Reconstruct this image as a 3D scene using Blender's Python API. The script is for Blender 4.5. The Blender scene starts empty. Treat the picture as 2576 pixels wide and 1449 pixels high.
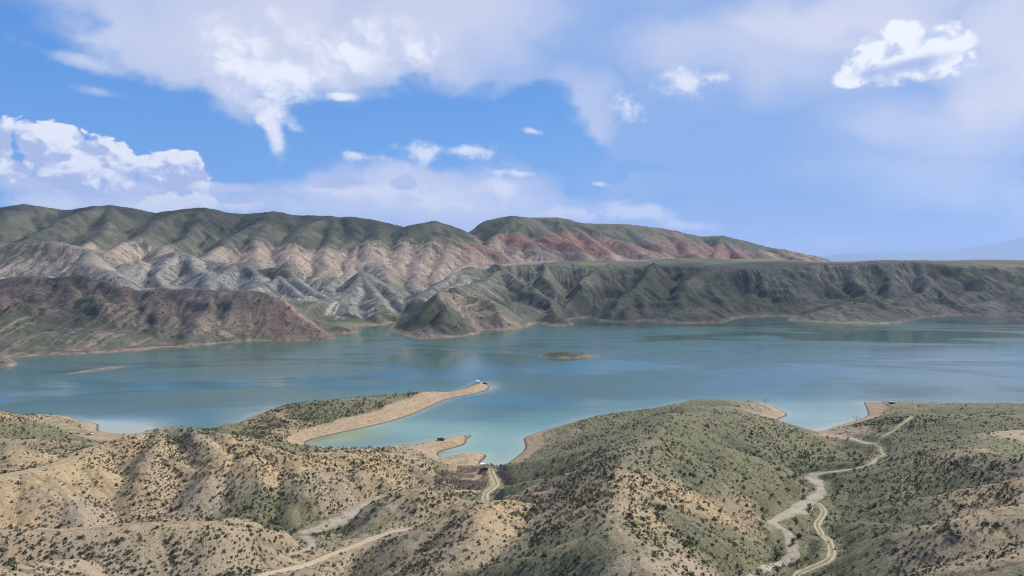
import bpy, math, random
import numpy as np
from math import radians, sin, cos, tan, atan, atan2, pi, sqrt

# ------------------------------------------------------------------ camera
EYE = 120.0                       # eye height above the lake
F = 1861.6                        # focal length in units of a 2576-wide frame
PITCH = atan(70.5 / F)
sc = bpy.context.scene
cam_d = bpy.data.cameras.new('camera'); cam = bpy.data.objects.new('camera', cam_d)
sc.collection.objects.link(cam)
cam.location = (0, 0, EYE); cam.rotation_euler = (pi / 2 - PITCH, 0, 0)
cam_d.sensor_width = 36; cam_d.lens = 36 * F / 2576
cam_d.clip_start = 1; cam_d.clip_end = 150000
sc.camera = cam

# ------------------------------------------------------------------ sun, exposure
SUN_AZ, SUN_EL = radians(63), radians(45)      # azimuth measured from +Y towards +X
sd = bpy.data.lights.new('sun', 'SUN'); sun = bpy.data.objects.new('sun', sd)
sc.collection.objects.link(sun)
sd.energy = 5.0; sd.angle = radians(0.55); sd.color = (1.0, 0.955, 0.88)
sun.rotation_euler = (pi / 2 - SUN_EL, 0, pi - SUN_AZ)
sc.view_settings.view_transform = 'Standard'; sc.view_settings.look = 'None'
sc.view_settings.exposure = 0.60; sc.view_settings.gamma = 1
sc.cycles.max_bounces = 4; sc.cycles.diffuse_bounces = 2; w_ = None; sc.cycles.volume_bounces = 0
sc.cycles.volume_step_rate = 10; sc.cycles.volume_max_steps = 64
sc.cycles.use_denoising = True; sc.cycles.filter_width = 1.05

# ------------------------------------------------------------------ node helper
class E:
    """socket wrapper with arithmetic"""
    nt = None
    def __init__(s, sock): s.s = sock
    @staticmethod
    def link(a, inp):
        if isinstance(a, E): E.nt.links.new(a.s, inp)
        elif isinstance(a, (tuple, list)):
            inp.default_value = tuple(a) if len(inp.default_value) == len(a) else tuple(a) + (1,)
        elif hasattr(inp.default_value, '__len__'):
            inp.default_value = [a] * len(inp.default_value)
        else: inp.default_value = a
    @staticmethod
    def m(op, *a, clamp=False):
        n = E.nt.nodes.new('ShaderNodeMath'); n.operation = op; n.use_clamp = clamp
        for i, x in enumerate(a): E.link(x, n.inputs[i])
        return E(n.outputs[0])
    def __add__(s, o): return E.m('ADD', s, o)
    __radd__ = __add__
    def __sub__(s, o): return E.m('SUBTRACT', s, o)
    def __rsub__(s, o): return E.m('SUBTRACT', o, s)
    def __mul__(s, o): return E.m('MULTIPLY', s, o)
    __rmul__ = __mul__
    def __truediv__(s, o): return E.m('DIVIDE', s, o)
def vm(op, *a):
    n = E.nt.nodes.new('ShaderNodeVectorMath'); n.operation = op
    for i, x in enumerate(a): E.link(x, n.inputs[i])
    return E(n.outputs['Value'] if op in ('LENGTH', 'DOT_PRODUCT', 'DISTANCE') else n.outputs[0])
def comb(x, y, z=0.0):
    n = E.nt.nodes.new('ShaderNodeCombineXYZ')
    for i, a in enumerate((x, y, z)): E.link(a, n.inputs[i])
    return E(n.outputs[0])
def sep(v):
    n = E.nt.nodes.new('ShaderNodeSeparateXYZ'); E.link(v, n.inputs[0]); return [E(o) for o in n.outputs]
def noise(v, scale=1.0, detail=4.0, rough=0.5, dist=0.0, col=False, dim='3D'):
    n = E.nt.nodes.new('ShaderNodeTexNoise'); n.noise_dimensions = dim; E.link(v, n.inputs['Vector'])
    n.inputs['Scale'].default_value = scale; n.inputs['Detail'].default_value = detail
    n.inputs['Roughness'].default_value = rough; n.inputs['Distortion'].default_value = dist
    return E(n.outputs[1 if col else 0])
def voro(v, scale=1.0, rnd=1.0, out=0, dim='3D'):
    n = E.nt.nodes.new('ShaderNodeTexVoronoi'); n.voronoi_dimensions = dim; E.link(v, n.inputs['Vector'])
    n.inputs['Scale'].default_value = scale; n.inputs['Randomness'].default_value = rnd
    return E(n.outputs[out])
def ss(x, a, b, lo=0.0, hi=1.0):
    n = E.nt.nodes.new('ShaderNodeMapRange'); n.interpolation_type = 'SMOOTHSTEP'
    for i, q in enumerate((x, a, b, lo, hi)): E.link(q, n.inputs[i])
    return E(n.outputs[0])
def lin(x, a, b, lo=0.0, hi=1.0):
    n = E.nt.nodes.new('ShaderNodeMapRange'); n.clamp = True
    for i, q in enumerate((x, a, b, lo, hi)): E.link(q, n.inputs[i])
    return E(n.outputs[0])
def mix(f, a, b, mode='MIX'):
    n = E.nt.nodes.new('ShaderNodeMix'); n.data_type = 'RGBA'; n.blend_type = mode
    E.link(f, n.inputs[0]); E.link(a, n.inputs[6]); E.link(b, n.inputs[7]); return E(n.outputs[2])
def attr(name, out='Vector'):
    n = E.nt.nodes.new('ShaderNodeAttribute'); n.attribute_name = name; return E(n.outputs[out])
def mx(*a):
    r = a[0]
    for b in a[1:]: r = E.m('MAXIMUM', r, b)
    return r
def new_mat(name):
    m = bpy.data.materials.new(name); m.use_nodes = True
    E.nt = m.node_tree
    b = m.node_tree.nodes['Principled BSDF']; b.inputs['Specular IOR Level'].default_value = 0.15
    b.inputs['Roughness'].default_value = 0.9
    return m, b
def bump(h, strength=0.5, dist=0.1, normal=None):
    n = E.nt.nodes.new('ShaderNodeBump'); n.inputs['Strength'].default_value = strength
    n.inputs['Distance'].default_value = dist; E.link(h, n.inputs['Height'])
    if normal is not None: E.link(normal, n.inputs['Normal'])
    return E(n.outputs[0])

# ------------------------------------------------------------------ world: sky and clouds
w = bpy.data.worlds.new('World'); sc.world = w; w.use_nodes = True
E.nt = w.node_tree
bg = w.node_tree.nodes['Background']; bg.inputs[1].default_value = 0.064
sky = w.node_tree.nodes.new('ShaderNodeTexSky'); sky.sky_type = 'NISHITA'; sky.sun_disc = False
sky.sun_elevation = SUN_EL; sky.sun_rotation = SUN_AZ; sky.altitude = 1000
sky.air_density = 1.0; sky.dust_density = 0.3; sky.ozone_density = 3.0
tc = w.node_tree.nodes.new('ShaderNodeTexCoord')
dx, dy, dz = sep(E(tc.outputs['Generated']))
AZ = E.m('ARCTAN2', dx, dy); EL = E.m('ARCSINE', dz)
def ae(px, py):
    a = atan((px - 512) / 740); return a, atan((260 - py) / 740 * cos(a))
P0 = comb(AZ, EL, 0.0)
def blobs(P, lst):
    r = None
    for (px, py, rx, ry, rot) in lst:
        a, e = ae(px, py)
        q = vm('SUBTRACT', P, (a, e, 0))
        if rot:
            n = E.nt.nodes.new('ShaderNodeVectorRotate'); n.rotation_type = 'Z_AXIS'
            E.link(q, n.inputs['Vector']); n.inputs['Angle'].default_value = radians(rot); q = E(n.outputs[0])
        q = vm('MULTIPLY', q, (740 / rx, 740 / ry, 0))
        d = 1.0 - vm('LENGTH', q)
        r = d if r is None else E.m('SMOOTH_MAX', r, d, 0.12)
    return r
warpA = vm('SUBTRACT', noise(vm('MULTIPLY', P0, (1, 1.5, 1)), 7, 4, 0.55, col=True, dim='2D'), (0.5, 0.5, 0.5))
PA = vm('ADD', P0, vm('MULTIPLY', warpA, (0.16, 0.09, 0)))          # soft warp for the veil
# blue openings in the high veil (rot: positive turns the long axis clockwise on the sky)
holes = blobs(PA, [(20, 75, 95, 62, 24), (130, 118, 165, 42, 14), (215, 150, 150, 40, 5), (400, 130, 165, 44, -2),
                   (500, 122, 85, 42, 14), (545, 150, 62, 34, 10), (-60, 90, 120, 120, 0), (640, 208, 50, 10, 0),
                   (600, 178, 60, 9, 0)])
open_ = ss(holes, -0.10, 0.30)
dens_n = noise(vm('MULTIPLY', PA, (1, 1.6, 1)), 4, 5, 0.55, dim='2D')
rightblue = ss(blobs(PA, [(800, 200, 240, 95, 8), (700, 140, 120, 90, 0), (960, 205, 150, 60, 0), (590, 45, 60, 60, 0),(912, 98, 34, 20, 0)]), -0.35, 0.55)
veil = E.m('MULTIPLY', 1.0 - open_, lin(dens_n, 0.25, 0.75, 0.70, 1.0))
veilwhite = ss(blobs(PA, [(320, 40, 330, 75, -6), (930, 125, 110, 38, 6), (1020, 60, 60, 110, 0), (1015, 200, 42, 45, 0), (420, 205, 260, 40, 3),
                          (830, 30, 150, 36, 0), (700, 60, 160, 40, 10), (930, 175, 110, 40, 0), (575, 105, 45, 60, -20), (590, 235, 160, 25, 8), (60, 195, 130, 30, 0), (800, 245, 90, 12, 6)]), -0.25, 0.75)
veilcol = mix(veilwhite, (3.3, 4.8, 8.1), (7.5, 7.6, 8.8))
skyc = mix(1.0, E(sky.outputs[0]), (0.92, 1.28, 1.38), 'MULTIPLY')
blue = mix(ss(EL, 0.0, 0.5), (0.85, 3.3, 8.0), (0.40, 2.15, 7.1))
skyc = mix(0.85, skyc, blue)
c = mix(veil * (1.0 - rightblue * 0.30), skyc, veilcol)
c = mix(rightblue * (1.0 - veilwhite * 0.9) * 0.66, c, mix(ss(EL, .0, .22), (1.75, 3.75, 7.7), (2.5, 4.3, 8.0)))
# cumulus: displaced ellipses, lit from the sun side; the turbulence fields are shared by all clouds
OFS = (0.010, 0.018)
def fields(P):
    Q = vm('MULTIPLY', P, (1, 1.3, 1))
    coarse = noise(Q, 7, 8, .6, dim='2D'); fine = noise(Q, 20, 6, .62, dim='2D')
    W = vm('ADD', Q, vm('MULTIPLY', vm('SUBTRACT', noise(Q, 28, 3, .5, col=True, dim='2D'), (.5, .5, .5)), (.04, .04, 0)))
    puff = (1.0 - voro(W, 24, dim='2D')) * .48 + (1.0 - voro(W, 56, dim='2D')) * .26 + (1.0 - voro(W, 120, dim='2D')) * .12 + fine * .28 - .12
    return coarse, fine, puff
P1 = vm('ADD', P0, (OFS[0], OFS[1], 0))
FA, FB = fields(P0), fields(P1)
def fmix(fld, mixw):
    f = None
    for q, k in zip(fld, mixw):
        if k: f = q * k if f is None else f + q * k
    return f
def cumulus(P, fld, lst, amp, mixw): return blobs(P, lst) + (fmix(fld, mixw) - 0.52) * amp
def layer(c, lst, amp, mixw, white, grey, edge=(0.0, 0.10), op=1.0, relief=1.0, base=0.55, foot=None):
    ba, bb = blobs(P0, lst), blobs(P1, lst); fa, fb = fmix(FA, mixw), fmix(FB, mixw)
    sh = E.m('ADD', (fa - fb) * (relief * 3.4) + (ba - bb) * .22, base if foot is None else foot, clamp=True)
    d = ss(ba + (fa - 0.52) * amp, edge[0], edge[1]) * op
    return mix(d, c, mix(ss(sh, 0.0, 1.0), grey, white))
# distant bank over the hills
c = layer(c, [(70, 203, 80, 12, 0), (240, 204, 90, 12, 0), (400, 194, 110, 14, 0), (495, 190, 60, 12, 0), (440, 206, 90, 9, 0), (560, 214, 60, 10, 0), (630, 212, 60, 12, 6), (690, 226, 60, 9, 6)],
          3.4, (.4, .6, 0), (9.2, 9.1, 9.6), (6.3, 6.7, 8.6), (0.0, 0.9), 0.85, 1.3)
c = layer(c, [(345, 181, 34, 8, 0), (245, 188, 34, 8, 0), (235, 199, 28, 6, 0), (404, 184, 14, 8, 0)], 2.8, (0, 1, 0), (5.0, 5.6, 8.2), (3.9, 4.7, 7.9), (0.0, 0.4), 0.85)
# left cumulus bank, darker towards its flat foot
foot = lin(EL + (FA[0] - .5) * .10, .080, .155, .05, .72)
c = layer(c, [(60, 186, 110, 13, 0), (150, 190, 60, 9, 0), (225, 189, 46, 7, 0)], 1.6, (.5, .5, 0), (6.0, 6.6, 8.7), (4.0, 4.9, 8.0), (-0.1, 0.7), 0.9)
c = layer(c, [(54, 150, 34, 28, 0), (84, 165, 52, 24, 0), (112, 160, 24, 18, 0), (-2, 150, 17, 28, 0), (8, 170, 26, 12, 0), (172, 172, 34, 21, 0), (190, 180, 28, 14, 0)],
          1.5, (.2, 0, .8), (10.0, 10.0, 10.4), (4.7, 5.4, 8.1), (0.0, 0.16), 1.0, 1.1, 0.36, foot)
c = layer(c, [(168, 204, 28, 12, 0), (196, 203, 20, 10, 0)], 1.8, (0, .4, .6), (9.9, 9.7, 9.4), (6.6, 6.9, 8.4), (0.0, 0.3), 0.9, 1.2)
# big torn cloud under the veil
c = layer(c, [(340, 50, 96, 32, 6), (375, 36, 56, 28, 0), (418, 54, 34, 26, 10), (290, 82, 74, 30, -6), (260, 108, 46, 17, 22), (276, 133, 12, 32, -14), (340, 98, 24, 6, 0), (240, 60, 60, 35, 0)],
          2.5, (.7, 0, .3), (9.9, 10.0, 10.4), (6.2, 6.8, 8.9), (0.0, 0.8), 0.95, 1.1, 0.62)
# small ones
c = layer(c, [(418, 153, 26, 14, 0), (460, 151, 48, 8, 0), (372, 158, 42, 7, 6), (522, 174, 36, 4.5, 4), (598, 185, 18, 4, 10),
              (680, 87, 34, 15, -8), (662, 92, 20, 10, 0), (714, 79, 22, 7, 0), (624, 108, 19, 15, 0), (532, 132, 15, 5, 10)],
          3.2, (0, 1, 0), (9.0, 9.2, 10.0), (6.4, 7.0, 8.9), (-0.05, 1.0), 0.9, .9)
c = layer(c, [(80, 62, 50, 8, 10), (100, 44, 34, 6, 8), (101, 93, 26, 5, 6)], 3.0, (.3, .7, 0), (7.2, 7.8, 9.2), (5.4, 6.3, 8.8), (0.0, 1.2), 0.65, .6)
# bright cumulus top right with its shaded belly
c = layer(c, [(896, 60, 54, 24, -8), (935, 44, 26, 16, 0), (897, 38, 22, 15, 0), (862, 76, 28, 10, -16), (935, 66, 28, 14, 0), (900, 58, 44, 18, 0)], .85, (.25, 0, .75), (10.2, 10.3, 10.6), (6.0, 6.8, 9.0), (-0.02, 0.22), 1.0, 1.1, 0.80)
c = mix(ss(cumulus(P0, FA, [(898, 69, 40, 8, -6)], 1.2, (.3, .7, 0)), -0.2, 0.7) * 0.9, c, (4.0, 4.9, 8.0))
# below the horizon: plain ground tone
c = mix(ss(EL, -0.02, -0.005), (1.2, 1.4, 1.8), c)
E.link(c, bg.inputs[0])

# ------------------------------------------------------------------ numpy noise
rng = np.random.default_rng(11)
TAB = rng.random((512, 512)).astype(np.float32)
def vn(x, y):
    xi = np.floor(x); yi = np.floor(y)
    fx = (x - xi).astype(np.float32); fy = (y - yi).astype(np.float32)
    ix = xi.astype(np.int64) & 511; iy = yi.astype(np.int64) & 511
    jx = (ix + 1) & 511; jy = (iy + 1) & 511
    fx = fx * fx * (3 - 2 * fx); fy = fy * fy * (3 - 2 * fy)
    return (TAB[iy, ix] * (1 - fx) + TAB[iy, jx] * fx) * (1 - fy) + (TAB[jy, ix] * (1 - fx) + TAB[jy, jx] * fx) * fy
def fbm(x, y, n=4, g=0.5, ridged=False):
    r = 0; a = 1.0; t = 0
    for i in range(n):
        v = vn(x + 17.3 * i, y + 91.7 * i)
        if ridged: v = 1 - np.abs(2 * v - 1)
        r = r + a * v; t += a; a *= g
        x, y = (0.8 * x - 0.6 * y) * 2.03, (0.6 * x + 0.8 * y) * 2.03
    return r / t
def sst(x, a, b):
    t = np.clip((x - a) / (b - a), 0, 1); return t * t * (3 - 2 * t)

# ------------------------------------------------------------------ survey: sight lines to ground points
K = 0.3472
OFF = {'a': (0, 471.7), 'b': (817.5, 503.1), 'c': (1695.5, 534.6), 'A': (0, 945.9), 'B': (817.5, 945.9), 'C': (1695.5, 945.9)}
def disp(cr, x, y):
    if cr == 'P': return x * 2.5156, y * 2.5156
    if cr == 'D': return x, y
    o = OFF[cr]; return o[0] + K * x, o[1] + K * y
def ray(cr, x, y):
    X, Y = disp(cr, x, y)
    a = (X - 1288) / F; b = (724.5 - Y) / F
    return np.array([a, cos(PITCH) + sin(PITCH) * b, -sin(PITCH) + cos(PITCH) * b])
def atz(cr, x, y, z=0.0):
    d = ray(cr, x, y); t = (EYE - z) / -d[2]; return (d[0] * t, d[1] * t, z)
def atd(cr, x, y, D):
    d = ray(cr, x, y); t = D / d[1]; return (d[0] * t, D, EYE + d[2] * t)
def Lz(cr, pts): return [atz(cr, *p) for p in pts]
def Ld(cr, pts): return [atd(cr, *p) for p in pts]

# lake outline
far_shore = [('a', p) for p in [(-300, 1225), (90, 1233), (300, 1215), (500, 1208), (700, 1200), (950, 1185), (1060, 1178), (1160, 1155), (1330, 1157), (1450, 1145), (1580, 1130), (1750, 1115),
    (1900, 1108), (2100, 1110), (2400, 1105), (2447, 1092), (2370, 1068)]] + [('b', p) for p in [(130, 972), (240, 965), (248, 945), (215, 928), (330, 915), (430, 905), (500, 885), (490, 910), (460, 945),
    (540, 965), (600, 990), (640, 1005), (830, 1000), (1000, 990), (1110, 975), (1140, 940), (1200, 940), (1330, 945), (1480, 920), (1510, 900), (1530, 892), (1640, 915), (1800, 912), (1805, 898),
    (1760, 868), (1850, 858), (1960, 853), (1950, 875), (2080, 880), (2200, 890), (2330, 872), (2345, 885), (2536, 893)]] + [('c', p) for p in [(100, 805), (220, 800), (380, 798), (390, 785), (460, 768),
    (480, 762), (860, 748), (830, 770), (830, 790), (1050, 793), (1200, 803), (1600, 808), (1700, 790), (1740, 780), (1800, 762), (1900, 757), (2050, 748), (2150, 742), (2250, 748), (2400, 742), (2536, 742), (2620, 745),
    (2530, 762), (2480, 770), (2500, 785), (2570, 790), (2700, 798), (3300, 806)]]
near_shore = [(1330, 408), (1024, 408), (960, 407), (905, 406), (880, 403), (863.8, 402), (865, 403.6), (869, 412.6), (868.6, 416), (860, 420.4), (853.4, 422), (832.7, 427.8), (827, 430.5), (812, 432), (798, 430.5),
    (785, 424), (774.7, 420), (785.8, 416), (786.5, 414), (777.5, 409), (768, 405), (757, 403.4), (700, 403.2), (682, 402), (670, 406), (630, 413), (590, 417), (560, 426), (547, 429.8), (536, 433.3), (527.9, 436.4), (524, 438.8), (526.8, 445.7),
    (525, 451), (518, 456.7), (508.5, 463.6), (503, 466.4), (490.6, 465.4), (479.6, 464.3), (478.9, 462.3), (483.7, 458.8), (485.5, 455.8), (483.7, 454.3), (476.8, 453), (463, 453.6), (449, 456.7), (443.7, 458.4),
    (436.8, 455.4), (437.5, 452.6), (442, 450.5), (454.7, 447.8), (465.8, 443.6), (465, 439.5), (471, 436), (468.5, 434.7), (457.5, 436), (438, 440), (421.6, 443.6), (398, 447), (381.6, 448.6), (350, 452), (325, 450), (305, 445), (304, 441.5),
    (325, 435.8), (380, 424.3), (408, 416), (435, 404), (449, 398), (470, 394.6), (482, 392), (488.5, 388.4), (488.5, 386.4), (483.7, 382.6), (479.6, 381.8), (475.4, 383), (463, 390.5), (445, 394), (432, 393.8), (420, 395), (400, 397),
    (370, 400), (330, 403.5), (290, 407), (262, 412), (245, 420), (232, 426.5), (215, 431), (170, 432), (128, 435), (110, 433), (96.6, 432), (97.7, 425.7), (96.6, 424), (77, 420), (67, 416), (40, 417), (0, 418), (-60, 418), (-300, 418)]
lake = np.array([atz(c_, *p)[:2] for c_, p in far_shore] + [atz('P', *p)[:2] for p in near_shore])
isl = [np.array([atz('b', *p)[:2] for p in [(1545, 1130), (1600, 1123), (1680, 1120), (1760, 1125), (1850, 1129), (1920, 1127), (2012, 1133), (1900, 1143), (1750, 1146), (1650, 1144), (1580, 1137)]]),
       np.array([atz('a', *p)[:2] for p in [(482, 1352), (560, 1334), (650, 1320), (740, 1307), (830, 1298), (912, 1296), (880, 1305), (760, 1322), (640, 1338), (530, 1352)]]),
       np.array([atz('a', *p)[:2] for p in [(-200, 1210), (-40, 1212), (40, 1228), (90, 1255), (128, 1285), (50, 1305), (-200, 1318)]])]
def smooth_poly(P, n=1):
    for _ in range(n):
        Q = np.roll(P, -1, 0); P = np.stack([P * .75 + Q * .25, P * .25 + Q * .75], 1).reshape(-1, 2)
    return P
lake = smooth_poly(lake, 1); isl = [smooth_poly(p, 2) for p in isl]
def sdist(P, X, Y):
    """signed distance to polygon, positive outside"""
    d2 = np.full(X.shape, 1e18); ins = np.zeros(X.shape, bool)
    A = P; B = np.roll(P, -1, 0)
    for (ax, ay), (bx, by) in zip(A, B):
        ex, ey = bx - ax, by - ay; L2 = ex * ex + ey * ey + 1e-12
        t = np.clip(((X - ax) * ex + (Y - ay) * ey) / L2, 0, 1)
        d2 = np.minimum(d2, (X - ax - t * ex) ** 2 + (Y - ay - t * ey) ** 2)
        if ay != by:
            c1 = (ay > Y) != (by > Y)
            ins ^= c1 & (X < (bx - ax) * (Y - ay) / (by - ay) + ax)
    d = np.sqrt(d2); return np.where(ins, -d, d)

class Grid:
    def __init__(g, x0, x1, y0, y1, cell):
        g.x0, g.y0, g.c = x0, y0, cell
        g.nx = int((x1 - x0) / cell) + 1; g.ny = int((y1 - y0) / cell) + 1
        g.X, g.Y = np.meshgrid(x0 + cell * np.arange(g.nx), y0 + cell * np.arange(g.ny))
        g.h = np.full(g.X.shape, -1e3); g.u = g.X * 0.7; g.d = g.Y * 0 + 30.0
    def warp(g, a1, w1, a2, w2, sd=0.0):
        g.WX = g.X + a1 * (fbm(g.X / w1 + sd, g.Y / w1, 2) - .5) * 2 + a2 * (fbm(g.X / w2, g.Y / w2 + sd + 3, 3, .6) - .5) * 2
        g.WY = g.Y + a1 * (fbm(g.X / w1, g.Y / w1 + sd + 31, 2) - .5) * 2 + a2 * (fbm(g.X / w2 + sd + 17, g.Y / w2, 3, .6) - .5) * 2
    def s(g, A, x, y, cubic=False):
        fx = np.clip((x - g.x0) / g.c, 1.001, g.nx - 3.001); fy = np.clip((y - g.y0) / g.c, 1.001, g.ny - 3.001)
        ix = fx.astype(np.int64); iy = fy.astype(np.int64); fx = fx - ix; fy = fy - iy
        if not cubic:
            return (A[iy, ix] * (1 - fx) + A[iy, ix + 1] * fx) * (1 - fy) + (A[iy + 1, ix] * (1 - fx) + A[iy + 1, ix + 1] * fx) * fy
        def wts(t): return ((1 - t) ** 3 / 6, (3 * t ** 3 - 6 * t * t + 4) / 6, (-3 * t ** 3 + 3 * t * t + 3 * t + 1) / 6, t ** 3 / 6)
        wx, wy = wts(fx), wts(fy); r = 0
        for j in range(4):
            for i in range(4): r = r + A[iy + j - 1, ix + i - 1] * wx[i] * wy[j]
        return r
    def blur(g, n=1):
        for _ in range(n):
            h = np.pad(g.h, 1, mode='edge'); h = (h[:-2] + 2 * h[1:-1] + h[2:]) / 4; g.h = (h[:, :-2] + 2 * h[:, 1:-1] + h[:, 2:]) / 4
    def ridge(g, pts, slope=0.6, rw=8.0, amp=0.0, wl=20.0, floor=0.0, seed=0.0, grow=30.0, smooth=True):
        P = np.array(pts, float)
        if smooth and len(P) > 2:
            Q = [P[0]]
            for i in range(1, len(P) - 1):
                Q.append(P[i] * .7 + P[i - 1] * .3); Q.append(P[i]*.9+.05*(P[i-1]+P[i+1])); Q.append(P[i] * .7 + P[i + 1] * .3)
            Q.append(P[-1]); P = np.array(Q)
        s0 = seed * 371.7
        for a, b in zip(P[:-1], P[1:]):
            L = math.hypot(b[0] - a[0], b[1] - a[1])
            if L < 1e-3: continue
            R = (max(a[2], b[2]) - floor) / slope + rw * 1.5 + 5
            i0 = max(0, int((min(a[0], b[0]) - R - g.x0) / g.c)); i1 = min(g.nx, int((max(a[0], b[0]) + R - g.x0) / g.c) + 2)
            j0 = max(0, int((min(a[1], b[1]) - R - g.y0) / g.c)); j1 = min(g.ny, int((max(a[1], b[1]) + R - g.y0) / g.c) + 2)
            if i1 <= i0 or j1 <= j0: s0 += L; continue
            X = g.WX[j0:j1, i0:i1]; Y = g.WY[j0:j1, i0:i1]
            ex, ey = (b[0] - a[0]) / L, (b[1] - a[1]) / L
            px, py = X - a[0], Y - a[1]
            al = px * ex + py * ey; t = np.clip(al / L, 0, 1)
            qx, qy = px - t * L * ex, py - t * L * ey; d = np.sqrt(qx * qx + qy * qy)
            side = ex * py - ey * px
            over = np.where(al < 0, al, np.where(al > L, al - L, 0.0))
            u = s0 + t * L + 1.2 * wl * np.arctan2(over, np.abs(side) + 1e-3) + np.where(side > 0, 523.0, 0.0)
            z = a[2] + (b[2] - a[2]) * t
            cand = z - slope * (np.sqrt(d * d + rw * rw) - rw)
            if amp > 0:
                k = np.clip(d / grow, 0, 1)
                wp = vn(X / (wl * 3) + 7, Y / (wl * 3)) * 1.6
                n = .55 * fbm(u / (wl * 1.9) + wp, d / (wl * 4) + seed, 3, 0.6, True) + .45 * fbm(u / (wl * .8) - wp, d / (wl * 3.2) + seed, 2, 0.6, True)
                cand = cand - amp * k * (n - 0.3)
            H = g.h[j0:j1, i0:i1]; mks = cand > H
            H[mks] = cand[mks]; g.u[j0:j1, i0:i1][mks] = u[mks]; g.d[j0:j1, i0:i1][mks] = d[mks]
            s0 += L
RND = random.Random(5)
def spurs(g, pts, gap, length, drop, slope, rw, amp, wl, floor=0.0, seed=1.0, lean=0.35, level=1, grow=25.0, sides=(1, -1), start=0.0):
    """side ribs running down from a crest line"""
    P = np.array(pts, float); s = gap * (0.3 + RND.random() * 0.5); pos = 0.0; k = 0
    for a, b in zip(P[:-1], P[1:]):
        L = math.hypot(b[0] - a[0], b[1] - a[1])
        if L < 1e-3: continue
        ex, ey = (b[0] - a[0]) / L, (b[1] - a[1]) / L
        dn = 1 if b[2] < a[2] else -1
        while s < pos + L:
            t = (s - pos) / L; o = a + (b - a) * t
            sd_ = sides[k % len(sides)]; k += 1
            ln = length * RND.uniform(0.45, 1.4)
            an = lean * RND.uniform(-.2, 2.4) * dn
            vx, vy = -ey * sd_, ex * sd_
            vx, vy = vx + ex * an, vy + ey * an; q = math.hypot(vx, vy); vx /= q; vy /= q
            bend = RND.uniform(-.45, .45)
            pl = [o - np.array([0, 0, start])]
            for i in (1, 2, 3):
                f = i / 3 * ln
                pl.append(np.array([o[0] + vx * f - vy * bend * f * f / ln, o[1] + vy * f + vx * bend * f * f / ln, o[2] - start - drop * f]))
            g.ridge(pl, slope * RND.uniform(.9, 1.15), rw, amp, wl, floor, seed + k * .37, grow, smooth=False)
            if level > 1:
                spurs(g, pl, gap * .45, length * .42, drop * 1.05, slope * 1.1, rw * .6, amp * .6, wl * .7, floor, seed + k, .6, level - 1, grow * .6, start=start * .3)
            s += gap * RND.uniform(0.35, 1.75)
        pos += L

# ================================================================== NEAR TERRAIN
N = Grid(-640, 640, 60, 800, 1.0); N.warp(4.5, 34, 1.6, 9)
def idw(X, Y, pts, p=3.0, r0=12.0):
    num = 0; den = 0
    for q in pts:
        wgt = 1.0 / (((X - q[0]) ** 2 + (Y - q[1]) ** 2 + r0 * r0) ** (p / 2)); num = num + wgt * q[2]; den = den + wgt
    return num / den
floor_pts = Lz('A', [(2400, 1090, 6), (2150, 1130, 8), (2450, 1200, 9), (2000, 1320, 15), (1800, 1420, 17), (2536, 1230, 10), (600, 440, 2), (800, 450, 2), (500, 470, 5), (200, 440, 10), (550, 560, 12), (0, 640, 16), (200, 1060, 14), (1100, 1030, 12), (-300, 1200, 20)]) + \
    Lz('B', [(1170, 680, 1.2), (1000, 760, 2.5), (1170, 860, 4), (1300, 850, 5), (950, 830, 4), (500, 860, 5), (350, 930, 5.5), (0, 1080, 7.5), (300, 1180, 12), (600, 1110, 15), (1300, 740, 3), (800, 700, 5), (0, 1290, 13), (1350, 680, 2)]) + \
    Lz('C', [(1100, 430, 1), (1300, 480, 2), (1200, 570, 3), (1000, 660, 4.5), (1020, 760, 6), (950, 850, 8), (1000, 930, 9.5), (800, 1010, 11.5), (800, 1150, 14), (850, 1280, 16), (1100, 1250, 16), (1000, 1380, 18), (600, 1440, 20), (1050, 1050, 12.5), (1350, 420, 4),
             (1600, 220, 6), (1800, 220, 7), (2000, 240, 9), (2300, 260, 10), (2536, 300, 12), (1500, 290, 5), (500, 200, 10), (650, 230, 4)])
N.h = idw(N.X, N.Y, floor_pts + [(-250, 150, 26), (0, 150, 26), (250, 150, 26), (-400, 300, 20), (420, 300, 22), (500, 500, 14), (-500, 520, 8)])
def nr(pts, slope=.5, rw=9, amp=1.6, wl=11, seed=0., sp=None, level=1, gap=22, ln=38, drop=None):
    N.ridge(pts, slope * 1.36, rw * .8, amp * 1.8, wl, 0, seed, 14)
    if sp: spurs(N, pts, gap * .9, ln, (drop or slope * .55) * 1.2, slope * 1.6, rw * .34, amp * 1.5, wl * .8, 0, seed + 3, .4, level, 12)
# big dome left and its ribs
dome = Lz('A', [(560, 590, 30), (720, 500, 31), (930, 445, 33), (1150, 385, 33), (1400, 372, 33), (1620, 378, 32), (1760, 430, 29), (1850, 490, 27), (2050, 575, 25), (2130, 590, 24), (2290, 610, 21)])
nr(dome, .50, 13, 1.5, 9, 1, True, 2, 30, 60, .30)
nr(Lz('A', [(1150, 385, 33), (1120, 560, 30), (1000, 760, 24), (900, 900, 17)]), .55, 9, 1.5, 8, 2, True, 1, 20, 25)
nr(Lz('A', [(1420, 375, 33), (1560, 560, 29), (1480, 760, 22), (1280, 960, 14)]), .55, 9, 1.5, 8, 3, True, 1, 20, 25)
nr(Lz('A', [(1640, 380, 32), (1800, 640, 26), (1820, 820, 18), (1900, 980, 11)]), .5, 10, 1.5, 8, 4, True, 1, 22, 25)
nr(Lz('A', [(2130, 590, 24), (2150, 760, 19), (2250, 900, 11)]), .5, 10, 1.3, 8, 5, True, 1, 20, 22)
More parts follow.
